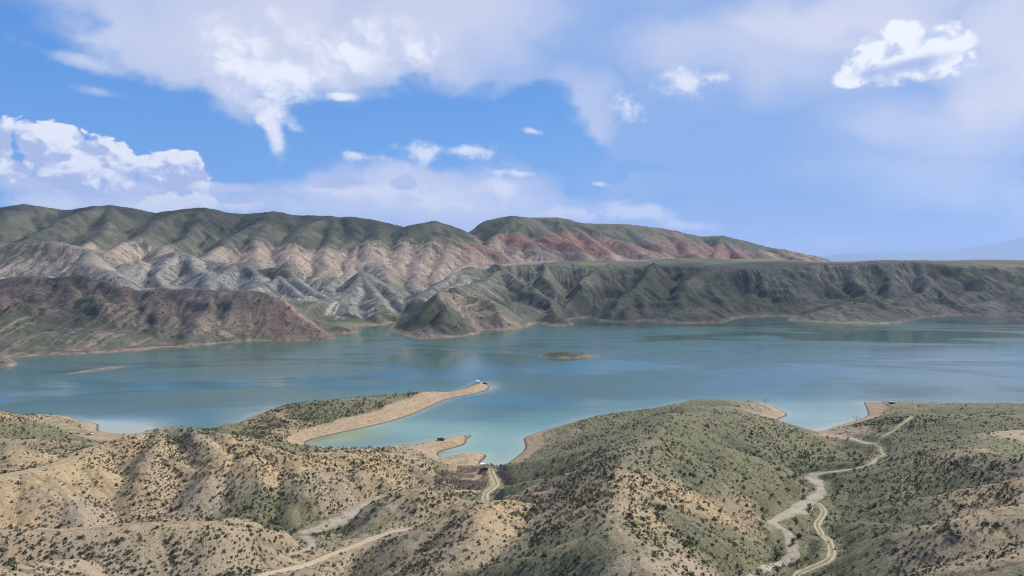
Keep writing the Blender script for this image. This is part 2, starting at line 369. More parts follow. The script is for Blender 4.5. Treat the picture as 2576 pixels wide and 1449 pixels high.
nr(Lz('A', [(1640, 380, 31), (1900, 420, 22), (2250, 500, 12), (2536, 560, 8)]), .42, 10, 1, 9, 6)
# tan shoulder with the track on it, far left
nr(Lz('A', [(-500, 760, 30), (-100, 735, 32), (150, 690, 32), (380, 640, 32), (560, 590, 30)]), .45, 10, 1.3, 8, 7, True, 1, 24, 45, .28)
nr(Lz('A', [(560, 590, 30), (640, 700, 27), (760, 830, 21), (880, 930, 14)]), .55, 8, 1.2, 7, 8)
nr(Lz('A', [(200, 690, 32), (330, 850, 26), (420, 1000, 18)]), .5, 8, 1.5, 7, 9, True, 1, 20, 22)
# back left hills by the water
nr(Lz('A', [(-600, 200, 26), (-100, 215, 25), (0, 235, 24), (140, 275, 18), (230, 282, 14), (350, 262, 14), (440, 280, 10), (520, 310, 5), (620, 350, 3)]), .4, 10, 1, 10, 10, True, 1, 30, 40, .25)
nr(Lz('A', [(-200, 300, 20), (150, 350, 15), (380, 400, 9)]), .35, 10, .8, 10, 11)
nr(Lz('A', [(-300, 540, 24), (0, 535, 22), (150, 530, 22), (300, 560, 18), (450, 590, 13)]), .5, 10, 1.2, 8, 12, True, 1, 22, 28)
nr(Lz('A', [(-200, 440, 16), (250, 460, 13), (520, 470, 9), (700, 500, 8)]), .4, 10, .6, 8, 12.5)
# foreground ridge bottom left
fg1 = Lz('A', [(-500, 1130, 38), (0, 1110, 38), (430, 1115, 37), (700, 1092, 37), (1000, 1070, 37), (1300, 1050, 36), (1540, 1052, 35), (1700, 1085, 31), (2060, 1125, 22), (2250, 1180, 14)])
nr(fg1, .50, 9, 1.5, 8, 13, True, 2, 26, 55, .28)
nr(Lz('A', [(-400, 1330, 44), (0, 1390, 40), (250, 1470, 36), (500, 1560, 30)]), .45, 8, 1.5, 7, 14, True, 1, 18, 25)
nr(Lz('A', [(1300, 1050, 36), (1420, 1180, 32), (1560, 1330, 27), (1500, 1460, 22)]), .5, 9, 1.5, 7, 15, True, 1, 18, 25)
# middle knolls behind the foreground hill
nr(Lz('B', [(60, 1110, 8), (250, 980, 13), (480, 870, 19), (600, 815, 22), (690, 805, 23), (800, 835, 20), (960, 880, 13), (1080, 905, 8)]), .5, 9, 1.2, 7, 16, True, 1, 20, 28)
nr(Lz('B', [(690, 805, 23), (640, 930, 19), (520, 1040, 15)]), .5, 8, 1.3, 6, 17, True, 1, 16, 18)
nr(Lz('B', [(-200, 560, 21), (100, 560, 20), (300, 555, 18), (500, 558, 15), (640, 570, 12), (780, 610, 8), (860, 650, 5)]), .42, 9, 1.2, 8, 18, True, 1, 22, 34)
nr(Lz('B', [(150, 520, 10), (230, 498, 10), (330, 500, 8), (400, 520, 5)]), .45, 6, .8, 7, 19)
nr(Lz('B', [(300, 555, 18), (250, 700, 15), (150, 800, 10)]), .5, 9, 1.2, 7, 19.5, True, 1, 16, 18)
# spits at the cove
nr(Lz('B', [(420, 535, 5), (600, 520, 4.5), (830, 480, 3.6), (980, 448, 2.6)]), .22, 6, .3, 6, 20)
nr(Lz('B', [(860, 620, 4), (1000, 590, 3), (1100, 580, 1.8)]), .2, 6, .3, 6, 21)
# peninsula
nr(Lz('P', [(222, 428, 10), (235, 421, 10), (262, 406.5, 13), (290, 403.5, 14), (325, 401, 14.5), (370, 396, 13), (400, 393.5, 12), (416, 393, 9), (432, 395, 5), (447, 396, 3), (465, 391, 2.4), (480, 385, 2.4)]), .30, 11, .7, 9, 22)
nr(Lz('P', [(262, 406.5, 13), (290, 420, 9)]), .28, 14, .7, 9, 23)
# big right-of-centre hill
top = Lz('P', [(556, 428, 21), (575, 424, 26), (605, 424, 30), (640, 420, 32), (680, 414, 30), (720, 412, 26), (752, 412, 20)])
nr(top, .42, 22, .9, 12, 24, True, 1, 40, 70, .24)
nr(Lz('P', [(682, 405, 21), (720, 406, 18), (757, 406, 10), (775, 412, 5)]), .4, 12, .7, 10, 24.5)
nr(Lz('P', [(640, 420, 32), (655, 434, 38), (640, 452, 43), (625, 468, 45), (618, 484, 44)]), .50, 18, 1.2, 10, 25, True, 2, 36, 70, .30)
nr(Lz('P', [(655, 434, 38), (700, 440, 35), (735, 450, 29), (765, 462, 19)]), .46, 14, 1.1, 9, 26, True, 1, 28, 45)
nr(Lz('P', [(640, 452, 43), (690, 470, 38), (730, 490, 30), (765, 512, 19)]), .5, 12, 1.2, 9, 27, True, 1, 28, 45)
nr(Lz('P', [(618, 484, 44), (655, 500, 42), (700, 530, 36), (745, 556, 27)]), .5, 12, 1.2, 9, 28, True, 1, 28, 45)
nr(Lz('P', [(625, 468, 45), (600, 482, 39), (575, 488, 30), (556, 500, 22)]), .5, 12, 1.3, 8, 29, True, 1, 26, 40)
# foreground knoll and its saddle
knoll = Lz('B', [(640, 1240, 24), (760, 1110, 26), (900, 1030, 28), (1050, 940, 31), (1180, 908, 32), (1300, 915, 31), (1420, 932, 30), (1560, 955, 29), (1720, 955, 31), (1880, 925, 34), (2010, 870, 38), (2110, 810, 41)]) + [atz('P', 618, 484, 44)]
nr(knoll, .5, 10, 1.4, 8, 30, True, 2, 26, 60, .28)
nr(Lz('B', [(1180, 908, 32), (1160, 1060, 33), (1000, 1230, 31), (760, 1440, 29)]), .48, 12, 1.4, 8, 31, True, 1, 24, 35)
nr(Lz('B', [(1720, 955, 31), (1600, 1130, 33), (1500, 1290, 34), (1500, 1500, 33)]), .45, 12, 1.3, 8, 32, True, 1, 24, 40)
nr(Lz('P', [(618, 484, 44), (615, 520, 46), (640, 560, 45), (690, 600, 40)]), .48, 13, 1.3, 8, 33, True, 1, 26, 45)
# right headland
hd = Lz('C', [(1500, 230, 7), (1700, 250, 9), (1900, 300, 16), (2100, 330, 20), (2350, 300, 22), (2700, 280, 24)])
nr(hd, .2, 25, .5, 12, 34)
nr(Lz('C', [(1560, 290, 10), (1480, 310, 9), (1390, 330, 7)]), .4, 9, .8, 8, 35)
nr(Lz('C', [(2700, 230, 20), (2300, 235, 17), (2000, 240, 12), (1750, 230, 8)]), .16, 20, .4, 12, 34.5)
rb = Lz('C', [(3300, 560, 46), (2700, 590, 42), (2536, 580, 40), (2250, 545, 36), (2000, 515, 31), (1850, 520, 27), (1700, 560, 20), (1500, 580, 12), (1350, 620, 8)])
nr(rb, .42, 16, 1.0, 9, 36, True, 2, 34, 80, .26)
nr(Lz('C', [(2100, 340, 20), (1900, 340, 18), (1750, 400, 13), (1600, 460, 9)]), .35, 14, .8, 9, 37)
nr(Lz('C', [(2250, 545, 36), (2350, 440, 29), (2536, 400, 26)]), .3, 14, .8, 9, 37.5)
# lower right ridges
ra = Lz('C', [(3000, 850, 50), (2536, 950, 46), (2200, 1030, 43), (1900, 1130, 38), (1500, 1250, 29), (1250, 1370, 23), (1100, 1440, 21)])
nr(ra, .45, 11, 1.2, 8, 38, True, 2, 28, 60, .28)
nr(Lz('C', [(3000, 1240, 52), (2536, 1380, 48), (2250, 1450, 45), (1900, 1560, 40)]), .42, 10, 1.1, 8, 39, True, 1, 26, 45)
nr(Lz('C', [(2900, 700, 47), (2536, 760, 42), (2100, 850, 34), (1700, 980, 23)]), .4, 12, 1.0, 8, 40, True, 1, 26, 40)

sdN = sdist(lake, N.X, N.Y)
N.sh = sdN.copy()
N.h = np.minimum(N.h, 1.0 + 0.62 * np.maximum(sdN, 0) + 0.0)
N.h = np.maximum(N.h, np.minimum(0.10 * sdN, 1.2))
N.h = np.where(sdN < 0, np.maximum(-0.12 * -sdN, -8) - .05, np.minimum(N.h, 0.05 + 0.34 * sdN + 0.0 * N.h) * sst(sdN, -1, 30) * 1.0 + np.minimum(N.h, 0.34 * sdN + .05) * (1 - sst(sdN, -1, 30)))
# beyond 30 m of the shore the clamp is loose, inside it is a beach ramp
N.blur(2)

# ------------------------------------------------------------------ tracks and stream beds cut into the near ground
def curve(pts, step=2.0):
    P = np.array(pts, float); out = []
    for i in range(len(P) - 1):
        p0 = P[max(i - 1, 0)]; p1 = P[i]; p2 = P[i + 1]; p3 = P[min(i + 2, len(P) - 1)]
        n = max(2, int(np.hypot(*(p2 - p1)[:2]) / step))
        for k in range(n):
            t = k / n
            out.append(.5 * ((2 * p1) + (-p0 + p2) * t + (2 * p0 - 5 * p1 + 4 * p2 - p3) * t * t + (-p0 + 3 * p1 - 3 * p2 + p3) * t ** 3))
    out.append(P[-1]); return np.array(out)
def hit(cr, x, y, g=None):
    """first ground point on a sight line"""
    d = ray(cr, x, y); t = np.arange(70, 760, 0.5) / d[1]
    X, Y, Z = d[0] * t, d[1] * t, EYE + d[2] * t
    H = np.maximum(N.s(N.h, X, Y), 0.0); k = np.nonzero(Z <= H)[0]
    i = k[0] if len(k) else len(t) - 1
    return X[i], Y[i], H[i]
STRIPS = []
def strip(name, pix, width, mode, cr, cut=1.0, zs=None, soft=5.5):
    P = [hit(cr, *p[:2]) for p in pix] if zs is None else [atz(cr, p[0], p[1], z_) for p, z_ in zip(pix, np.interp(np.linspace(0, 1, len(pix)), np.linspace(0, 1, len(zs)), zs))]; wd = [p[2] if len(p) > 2 else width for p in pix]
    P = [(a[0], a[1], w_) for a, w_ in zip(P, wd)]
    # discard jumps where a sight line skipped over a hidden dip
    C = curve(P, 1.5); ks = np.ones(9) / 9; C = np.stack([np.convolve(np.pad(C[:, i], 4, mode='edge'), ks, 'valid') for i in range(3)], 1); W = C[:, 2].copy()
    z = N.s(N.h, C[:, 0], C[:, 1]) if zs is None else np.interp(np.linspace(0, 1, len(C)), np.linspace(0, 1, len(zs)), zs)
    k = np.ones(13) / 13; zz = np.convolve(np.pad(z, 6, mode='edge'), k, 'valid')
    x0, x1 = C[:, 0].min() - 12, C[:, 0].max() + 12; y0, y1 = C[:, 1].min() - 12, C[:, 1].max() + 12
    i0, i1 = int(x0 - N.x0), int(x1 - N.x0) + 1; j0, j1 = int(y0 - N.y0), int(y1 - N.y0) + 1
    i0, j0 = max(i0, 0), max(j0, 0)
    X = N.X[j0:j1, i0:i1]; Y = N.Y[j0:j1, i0:i1]; best = np.full(X.shape, 1e9); bz = np.zeros(X.shape); bw = np.zeros(X.shape)
    for (cx, cy, _), z_, w_ in zip(C, zz, W):
        d = (X - cx) ** 2 + (Y - cy) ** 2; m_ = d < best; best[m_] = d[m_]; bz[m_] = z_; bw[m_] = w_
    best = np.sqrt(best); f = 1 - sst(best, bw * .5 + 1.0, bw * .5 + soft)
    N.h[j0:j1, i0:i1] = N.h[j0:j1, i0:i1] * (1 - f) + (bz - .22 * cut) * f
    STRIPS.append((name, C, W, zz, mode))
strip('track', [(-60, 735), (100, 705), (220, 685), (350, 668), (450, 640), (560, 592)], 4.2, 'track', 'A')
strip('dirt_road', [(-560, 1470), (-500, 1447), (-380, 1425), (-250, 1390), (-60, 1315), (60, 1262), (180, 1235), (330, 1180), (450, 1140), (560, 1115), (660, 1105), (740, 1098)], 4.6, 'road', 'B', zs=[26, 22, 18, 15.5, 14.5, 15, 16], soft=14)
strip('track', [(1205, 655), (1195, 690), (1225, 735), (1245, 780), (1225, 805), (1165, 838), (1160, 865), (1185, 895)], 5.0, 'track', 'B')
strip('track', [(920, 832), (1000, 828), (1080, 828), (1150, 836)], 2.6, 'road', 'B')
strip('track', [(1460, 468), (1530, 430), (1620, 370), (1700, 310), (1745, 286)], 3.0, 'clay', 'C')
strip('stream_bed', [(1475, 585, 2), (1430, 630, 3), (1330, 665, 4), (1200, 690, 6), (1080, 700, 9), (1000, 730, 9), (1040, 770, 8), (1075, 810, 6), (1040, 860, 6), (980, 900, 9), (900, 960, 9), (820, 1005, 6), (730, 1030, 6), (700, 1048, 5), (780, 1095, 5),
       (835, 1150, 5), (825, 1200, 5.5), (880, 1270, 7), (900, 1310, 6), (760, 1350, 4.5), (650, 1385, 4), (560, 1440, 3.5), (470, 1500, 3.5)], 6, 'bed', 'C', 1.4)
strip('track', [(1015, 905), (1075, 945), (1100, 985), (1060, 1030), (1030, 1080), (1060, 1130), (1120, 1190), (1145, 1250), (1130, 1310), (1050, 1355), (960, 1400), (900, 1440), (840, 1500)], 4.0, 'track', 'C')
strip('stream_bed', [(420, 868, 5), (370, 900, 11), (280, 950, 13), (190, 1000, 12), (90, 1040, 12), (0, 1085, 14), (-110, 1125, 10), (-190, 1150, 5)], 12, 'bed', 'B', 1.2, zs=[5.5, 6, 7, 8, 9.5], soft=9)
strip('track', [(1470, 588), (1525, 560), (1500, 520), (1455, 490), (1400, 478)], 2.2, 'track', 'C')
strip('stream_bed', [(1000, 418, 2), (1080, 428, 3), (1150, 445, 3), (1240, 440, 5), (1330, 465, 7), (1400, 490, 6), (1470, 475, 3)], 5, 'bed', 'C', 1.0)
strip('stream_bed', [(-190, 1150, 5), (-110, 1170, 5), (-90, 1225, 4), (-160, 1260, 3), (-330, 1300, 2)], 4, 'bed', 'B', 1.0, zs=[9.5, 11, 14, 17], soft=8)
N.blur(1)

# ================================================================== FAR TERRAIN
G = Grid(-2900, 3300, 760, 4300, 4.0); G.warp(34, 190, 15, 52, 5)
fl = Ld('b', [(300, 860, 1350), (450, 840, 1420), (200, 860, 1330), (650, 750, 1600)]) + Ld('a', [(1200, 700, 1600), (400, 640, 1700), (2000, 800, 1500), (-200, 600, 1900)])
fl += [(-300, 1500, 16), (-800, 1500, 40), (-1500, 1600, 60), (0, 1600, 30), (-300, 1900, 50), (-200, 2600, 90), (300, 2300, 100), (900, 2300, 110), (1500, 2600, 112), (900, 3000, 118), (2000, 2500, 100), (-1500, 3000, 100)]
G.h = np.minimum(idw(G.X, G.Y, fl, 3.0, 80), 118)
sdF = sdist(lake, G.X, G.Y)
for p in isl: sdF = np.maximum(sdF, -sdist(p, G.X, G.Y))
G.sh = sdF
G.h = np.minimum(G.h, 1.5 + .11 * np.maximum(sdF - 12, 0))
MT = 0.60
# the plateau on the right
rim = [(1195, 690, 1800), (1240, 668, 1800), (1330, 664, 1840), (1450, 668, 1850), (1520, 676, 1800), (1620, 668, 1850), (1700, 672, 1820), (1800, 677, 1800), (1900, 681, 1800), (2000, 675, 1840), (2100, 668, 1900), (2240, 660, 1900), (2400, 664, 1900), (2576, 672, 1880), (2900, 685, 1850), (3400, 690, 1850)]
rimp = Ld('D', rim)
plat = np.array([p[:2] for p in rimp] + [(3300, 4000), (500, 4000), (-60, 2500)])
pz = idw(G.X, G.Y, Ld('D', rim) + [(300, 2300, 117), (800, 2250, 119), (1500, 2300, 117), (1200, 2100, 120), (700, 2000, 114)] + Ld('D', [(2240, 657, 2050), (2400, 657, 2050), (2576, 664, 2050), (2100, 665, 2200), (2800, 672, 2050), (1900, 652, 2250), (1700, 650, 2250), (2050, 660, 2250), (1550, 655, 2250)]), 4, 60)
pz = pz + 9 * (fbm(G.X / 260 + 4, G.Y / 260, 3) - .5) * sst(G.X, 0, 250)
pd = np.maximum(sdist(plat, G.X + 110 * (fbm(G.X / 190, G.Y / 190, 3) - .5), G.Y + 150 * (fbm(G.X / 130 + 7, G.Y / 130, 4, .6) - .5)), 0)
ph = pz - 0.60 * np.sqrt(pd * pd + 400) + 12 - 11 * np.clip(pd / 50, 0, 1) * (fbm(G.X / 45, G.Y / 120, 3, .5, True) - .3) + 3 * (fbm(G.X / 120, G.Y / 120, 3) - .5)
m_ = ph > G.h; G.h[m_] = ph[m_]; G.u[m_] = G.X[m_]; G.d[m_] = pd[m_]
def fr(pts, slope=MT, rw=17, amp=12, wl=50, seed=0., sp=True, level=2, gap=110, ln=170, drop=None, grow=70):
    G.ridge(pts, slope, rw, amp, wl, 0, seed, grow)
    if sp: spurs(G, pts, gap, ln, (drop or slope * .62), slope * 1.05, rw * .45, amp * .7, wl * .7, 0, seed + 3, .45, level, grow * .6, start=3)
# main range crest
crest = [('a', (-900, 150, 2500)), ('a', (-300, 160, 2400)), ('a', (0, 150, 2400)), ('a', (180, 122, 2380)), ('a', (430, 164, 2500)), ('a', (600, 150, 2420)), ('a', (800, 122, 2350)), ('a', (1000, 150, 2400)), ('a', (1150, 188, 2500)), ('a', (1310, 155, 2400)),
         ('a', (1480, 140, 2350)), ('a', (1650, 182, 2450)), ('a', (1800, 188, 2480)), ('a', (2000, 172, 2400)), ('a', (2200, 205, 2480)), ('a', (2370, 203, 2400)), ('b', (100, 127, 2480)), ('b', (180, 120, 2420)), ('b', (400, 145, 2450)),
         ('b', (620, 205, 2550)), ('b', (700, 168, 2420)), ('b', (755, 150, 2330)), ('b', (830, 175, 2400)), ('b', (920, 220, 2500)), ('b', (1010, 268, 2600)), ('b', (1090, 250, 2680)), ('b', (1230, 140, 2750)), ('b', (1385, 118, 2700)),
         ('b', (1500, 124, 2800)), ('b', (1690, 122, 2800)), ('b', (1900, 172, 3000)), ('b', (2180, 170, 3150)), ('b', (2430, 200, 3250)), ('c', (180, 175, 3350)), ('c', (340, 165, 3300)), ('c', (520, 205, 3300)), ('c', (700, 250, 3300)), ('c', (1000, 310, 3250)), ('c', (1200, 368, 3200)), ('c', (1330, 392, 3150))]
cp = [atd(c_, *p) for c_, p in crest]
G.ridge(cp, .56, 24, 9, 60, 0, 50, 120)
spurs(G, cp, 150, 300, .34, .62, 30, 6, 60, 0, 51, .35, 1, 90, start=4)
def al(cr, *pts, **k): fr(Ld(cr, pts), seed=RND.uniform(60, 200), **k)
al('a', (180, 122, 2380), (60, 190, 2250), (-60, 270, 2120))
al('a', (800, 122, 2350), (600, 180, 2250), (400, 250, 2150), (180, 370, 2000), (40, 410, 1930), rw=20)
al('a', (830, 125, 2350), (830, 190, 2260), (730, 280, 2120), (640, 380, 1980), (560, 430, 1900))
al('a', (1480, 140, 2350), (1250, 200, 2250), (1050, 290, 2130), (930, 390, 2000), (800, 450, 1900), rw=20)
al('a', (1480, 140, 2350), (1420, 260, 2200), (1290, 380, 2050), (1180, 500, 1880))
al('a', (2000, 172, 2400), (1960, 235, 2280), (1780, 330, 2150), (1620, 430, 2030), (1450, 510, 1900), rw=20)
al('a', (1960, 235, 2280), (1950, 310, 2180), (1900, 385, 2090), (1880, 500, 1960), (1840, 590, 1840))
al('a', (2370, 203, 2400), (2260, 270, 2260), (2180, 370, 2120), (2130, 480, 2000), (2100, 580, 1880), rw=28)
al('a', (2370, 203, 2400), (2440, 330, 2200), (2420, 440, 2080), (2360, 560, 1930), (2250, 700, 1780))
al('b', (180, 120, 2420), (230, 210, 2270), (180, 320, 2140), (90, 420, 2020), (60, 540, 1880))
al('b', (400, 145, 2450), (390, 265, 2180), (400, 380, 2050), (450, 490, 1930), (470, 570, 1830), rw=26)
al('b', (390, 265, 2180), (280, 330, 2120), (220, 470, 1980), (160, 560, 1860))
al('b', (755, 150, 2330), (700, 205, 2270), (620, 270, 2190), (600, 400, 2060), (570, 520, 1930))
al('b', (755, 150, 2330), (765, 260, 2200), (720, 380, 2080), (700, 520, 1930), (690, 640, 1790), rw=26)
al('b', (755, 150, 2330), (860, 240, 2240), (900, 360, 2120), (880, 480, 1990), (830, 580, 1880))
al('b', (860, 200, 2370), (990, 290, 2300), (1060, 380, 2200), (1010, 470, 2050), (960, 540, 1940))
al('b', (1385, 118, 2700), (1280, 240, 2520), (1190, 360, 2350), (1130, 430, 2230), (1090, 500, 2100), rw=20)
al('b', (1280, 240, 2520), (1250, 300, 2430), (1230, 400, 2300))
al('b', (1385, 118, 2700), (1420, 240, 2530), (1400, 340, 2420), (1420, 440, 2300), rw=20)
al('b', (1420, 240, 2530), (1500, 300, 2460), (1590, 380, 2360), (1650, 440, 2300))
al('b', (1690, 122, 2800), (1720, 230, 2640), (1760, 330, 2500), (1840, 410, 2380), rw=20)
al('b', (1690, 122, 2800), (1880, 240, 2680), (1990, 330, 2540), (2100, 440, 2380), rw=20)
al('b', (1900, 172, 3000), (2080, 260, 2850), (2260, 350, 2650), (2440, 430, 2450), rw=20)
al('b', (2180, 170, 3150), (2300, 260, 3000), (2400, 340, 2850), (2536, 420, 2600), rw=20)
al('c', (0, 135, 3200), (70, 240, 3050), (150, 320, 2850), rw=20)
al('c', (340, 165, 3300), (330, 240, 3150), (290, 320, 2950), rw=20)
al('c', (340, 165, 3300), (440, 250, 3150), (560, 330, 2950), rw=20)
al('c', (520, 205, 3300), (650, 275, 3150), (760, 345, 2950), rw=20)
al('c', (700, 250, 3300), (860, 310, 3150), (960, 355, 3000), rw=20)
al('c', (900, 290, 3250), (1050, 340, 3100), (1120, 365, 3000), rw=20)
# terrace on the left and the pink slope below
al('a', (-500, 380, 1900), (0, 398, 1860), (230, 395, 1850), (430, 402, 1850), (620, 445, 1840), (780, 470, 1800), gap=80, ln=150, rw=20)
al('a', (620, 445, 1840), (760, 540, 1700), (850, 640, 1570), gap=70, ln=90)
al('a', (1000, 540, 1780), (960, 600, 1680), (860, 680, 1560), gap=60, ln=80, rw=12)
# grey-white badlands
bd = dict(gap=48, ln=80, rw=9, wl=22, amp=6, grow=35, slope=.68)
al('a', (1180, 505, 1880), (1300, 462, 1850), (1420, 500, 1790), (1500, 600, 1690), (1580, 690, 1600), (1650, 745, 1530), **bd)
al('a', (1300, 462, 1850), (1230, 560, 1720), (1180, 650, 1620), (1190, 745, 1530), **bd)
al('a', (1060, 520, 1800), (1030, 620, 1680), (900, 700, 1560), **bd)
al('a', (1500, 520, 1830), (1690, 545, 1760), (1800, 600, 1700), (1840, 690, 1600), **bd)
al('a', (1690, 545, 1760), (1560, 640, 1650), (1500, 700, 1560), **bd)
al('a', (1850, 590, 1780), (1980, 575, 1740), (2150, 650, 1650), (2280, 740, 1560), (2400, 800, 1490), **bd)
al('a', (1980, 635, 1640), (1880, 700, 1570), (1780, 752, 1510), **bd)
al('a', (1980, 635, 1640), (2080, 720, 1560), (2200, 800, 1480), (2270, 860, 1420), **bd)
al('b', (0, 570, 1700), (110, 550, 1720), (60, 620, 1630), **bd)
al('b', (330, 520, 1650), (240, 600, 1590), (150, 685, 1520), (60, 740, 1460), **bd)
al('b', (330, 520, 1650), (450, 600, 1600), (560, 700, 1530), (620, 750, 1480), **bd)
al('b', (330, 520, 1650), (340, 630, 1570), (420, 730, 1480), (450, 810, 1420), **bd)
al('b', (280, 560, 1620), (200, 680, 1520), (230, 790, 1430), **bd)
al('b', (1110, 545, 1750), (1010, 482, 1750), (900, 560, 1650), (800, 640, 1550), (730, 720, 1470), **bd)
al('b', (1010, 482, 1750), (1000, 590, 1640), (900, 650, 1550), **bd)
# dark green hills below the plateau
dk = dict(gap=50, ln=100, rw=8, wl=24, amp=13, grow=35, slope=.72)
al('b', (1190, 455, 1830), (1200, 505, 1760), (1100, 590, 1640), (1010, 628, 1500), (930, 642, 1400), **dk)
al('b', (1210, 500, 1760), (1400, 615, 1640), (1560, 715, 1530), (1665, 790, 1450), **dk)
al('b', (1560, 450, 1820), (1540, 560, 1700), (1620, 660, 1600), **dk)
al('b', (2100, 460, 1840), (1950, 540, 1720), (1800, 680, 1580), (1690, 780, 1480), **dk)
al('b', (2400, 465, 1830), (2350, 560, 1720), (2260, 655, 1630), (2090, 760, 1520), (1970, 845, 1440), **dk)
al('b', (2260, 655, 1630), (2330, 760, 1540), (2350, 850, 1460), **dk)
al('b', (2200, 760, 1500), (2150, 800, 1460), (2130, 860, 1420), **dk)
al('c', (250, 385, 1830), (200, 480, 1720), (135, 560, 1620), (40, 680, 1510), (-60, 780, 1440), **dk)
al('c', (135, 560, 1620), (250, 650, 1560), (420, 745, 1490), **dk)
al('c', (330, 400, 1830), (320, 520, 1720), (400, 620, 1630), (470, 740, 1550), **dk)
al('c', (490, 410, 1830), (560, 520, 1750), (720, 625, 1660), (855, 730, 1590), **dk)
al('c', (560, 560, 1700), (560, 640, 1640), (640, 740, 1580), **dk)
al('c', (750, 415, 1840), (820, 520, 1750), (960, 620, 1680), **dk)
al('c', (1000, 400, 1850), (1060, 500, 1770), (1180, 600, 1680), **dk)
al('c', (1250, 375, 1880), (1300, 480, 1780), (1380, 588, 1620), (1400, 700, 1530), (1420, 790, 1470), **dk)
al('c', (1380, 588, 1620), (1200, 640, 1590), (1020, 690, 1560), (870, 735, 1540), **dk)
al('c', (1380, 588, 1620), (1520, 680, 1550), (1690, 770, 1490), **dk)
al('c', (1210, 650, 1560), (1190, 730, 1500), (1200, 785, 1460), **dk)
al('c', (1550, 370, 1900), (1640, 470, 1800), (1620, 580, 1700), **dk)
al('c', (1850, 430, 1850), (2000, 530, 1750), (1850, 600, 1680), (1650, 650, 1620), **dk)
al('c', (2000, 530, 1750), (2120, 620, 1660), (2230, 700, 1600), **dk)
al('c', (2150, 440, 1850), (2330, 520, 1760), (2250, 580, 1700), (2200, 640, 1640), **dk)
al('c', (2700, 470, 1850), (2500, 570, 1740), (2380, 640, 1660), (2330, 710, 1600), **dk)
al('c', (2750, 640, 1600), (2620, 690, 1560), (2530, 740, 1480), (2490, 775, 1420), **dk)
# the hill at the mouth of the inlet
al('b', (500, 895, 1250), (560, 860, 1260), (640, 790, 1275), (720, 712, 1290), (830, 655, 1300), (920, 640, 1310), (1030, 645, 1310), (1150, 685, 1300), (1300, 745, 1290), (1400, 790, 1290), (1490, 830, 1290), gap=50, ln=75, rw=12, wl=24, amp=5, grow=35, slope=.55)
al('b', (930, 642, 1310), (950, 740, 1250), (900, 830, 1200), (880, 910, 1165), **dk)
al('b', (1050, 650, 1300), (1150, 740, 1255), (1240, 835, 1210), (1260, 900, 1180), **dk)
al('b', (1590, 840, 1400), (1640, 806, 1400), (1710, 840, 1380), (1770, 870, 1360), gap=40, ln=50, rw=10, wl=20, amp=3, grow=25, slope=.5)
# red headland on the left
hl = dict(gap=58, ln=95, rw=9, wl=28, amp=12, grow=30, slope=.62)
al('a', (-500, 700, 1350), (0, 682, 1310), (230, 655, 1300), (430, 655, 1290), (600, 672, 1280), (800, 700, 1260), (900, 720, 1245), (1100, 762, 1215), (1400, 772, 1200), (1650, 762, 1190), (1850, 778, 1180), (2000, 808, 1165), (2150, 845, 1155), (2300, 895, 1140), (2420, 955, 1130), (2530, 1040, 1110), gap=60, ln=90, rw=12, wl=30, amp=13, grow=30, slope=.56)
al('a', (500, 665, 1280), (560, 780, 1200), (500, 900, 1130), (380, 1040, 1070), **hl)
al('a', (900, 720, 1245), (860, 850, 1160), (740, 935, 1110), (560, 1020, 1070), (420, 1100, 1030), **hl)
al('a', (1130, 765, 1210), (1060, 900, 1130), (950, 1010, 1070), **hl)
al('a', (1500, 770, 1195), (1490, 860, 1140), (1430, 980, 1080), (1370, 1090, 1040), **hl)
al('a', (1700, 765, 1190), (1740, 900, 1110), (1800, 1020, 1060), **hl)
al('a', (1880, 780, 1180), (1980, 880, 1120), (2120, 980, 1075), (2330, 1060, 1045), **hl)
al('a', (100, 680, 1310), (60, 850, 1190), (-60, 1000, 1100), **hl)
al('a', (-600, 900, 1200), (-200, 1000, 1120), (50, 1090, 1040), **hl)
al('a', (-100, 760, 1290), (150, 900, 1160), (260, 1020, 1080), (200, 1130, 1030), **hl)
al('a', (300, 800, 1230), (430, 930, 1130), (330, 1060, 1050), **hl)
al('a', (650, 780, 1200), (700, 900, 1130), (820, 1020, 1060), (960, 1110, 1025), **hl)
al('a', (-300, 700, 1330), (-100, 900, 1170), (40, 1010, 1090), **hl)
al('a', (1130, 760, 1210), (1180, 900, 1130), (1160, 1040, 1055), **hl)

mead = 1 - sst(np.hypot((G.X + 263) / 95, (G.Y - 1300) / 190), .8, 1.25)
skirt = np.where(G.X < -330, np.minimum(.27 * sdF, 42), np.minimum(.30 * sdF, 30)) * (1 - mead) * (.65 + .7 * fbm(G.X / 55, G.Y / 55, 4)) - 4 * (fbm((G.X + G.Y * .2) / 17, G.Y / 60, 3, .6, True) - .4)
sk_ = (skirt > G.h) & (sdF > 4); G.h[sk_] = skirt[sk_]; G.u[sk_] = G.X[sk_]; G.d[sk_] = 25
cl = ((G.X < -180) & (G.Y < 1420)).astype(float); cl2 = ((G.X > 150) & (G.Y < 1900)).astype(float) * .5
nb = 16 * (fbm(G.X / 70, G.Y / 70, 4) - .5); lvl = G.h + nb
st_ = 7 * (sst(lvl, 44, 47) - .5) * (lvl > 20) * sst(fbm(G.X / 90 + 3, G.Y / 90, 3), .42, .55) + 6 * (sst(lvl, 26, 28.5) - .5) * sst(fbm(G.X / 80, G.Y / 80 + 9, 3), .48, .6)
G.h = np.where(G.h > 8, G.h + np.minimum(cl + cl2, 1) * (st_ + 9 * (fbm(G.X / 48, G.Y / 48, 4, .55, True) - .5)), G.h)
land = G.h.copy()
rgh = .75 + .6 * fbm(G.X / 40, G.Y / 40, 3)
ramp = np.where(sdF < 9, .42 * rgh * sdF, 3.8 * rgh + .8 * (sdF - 9))
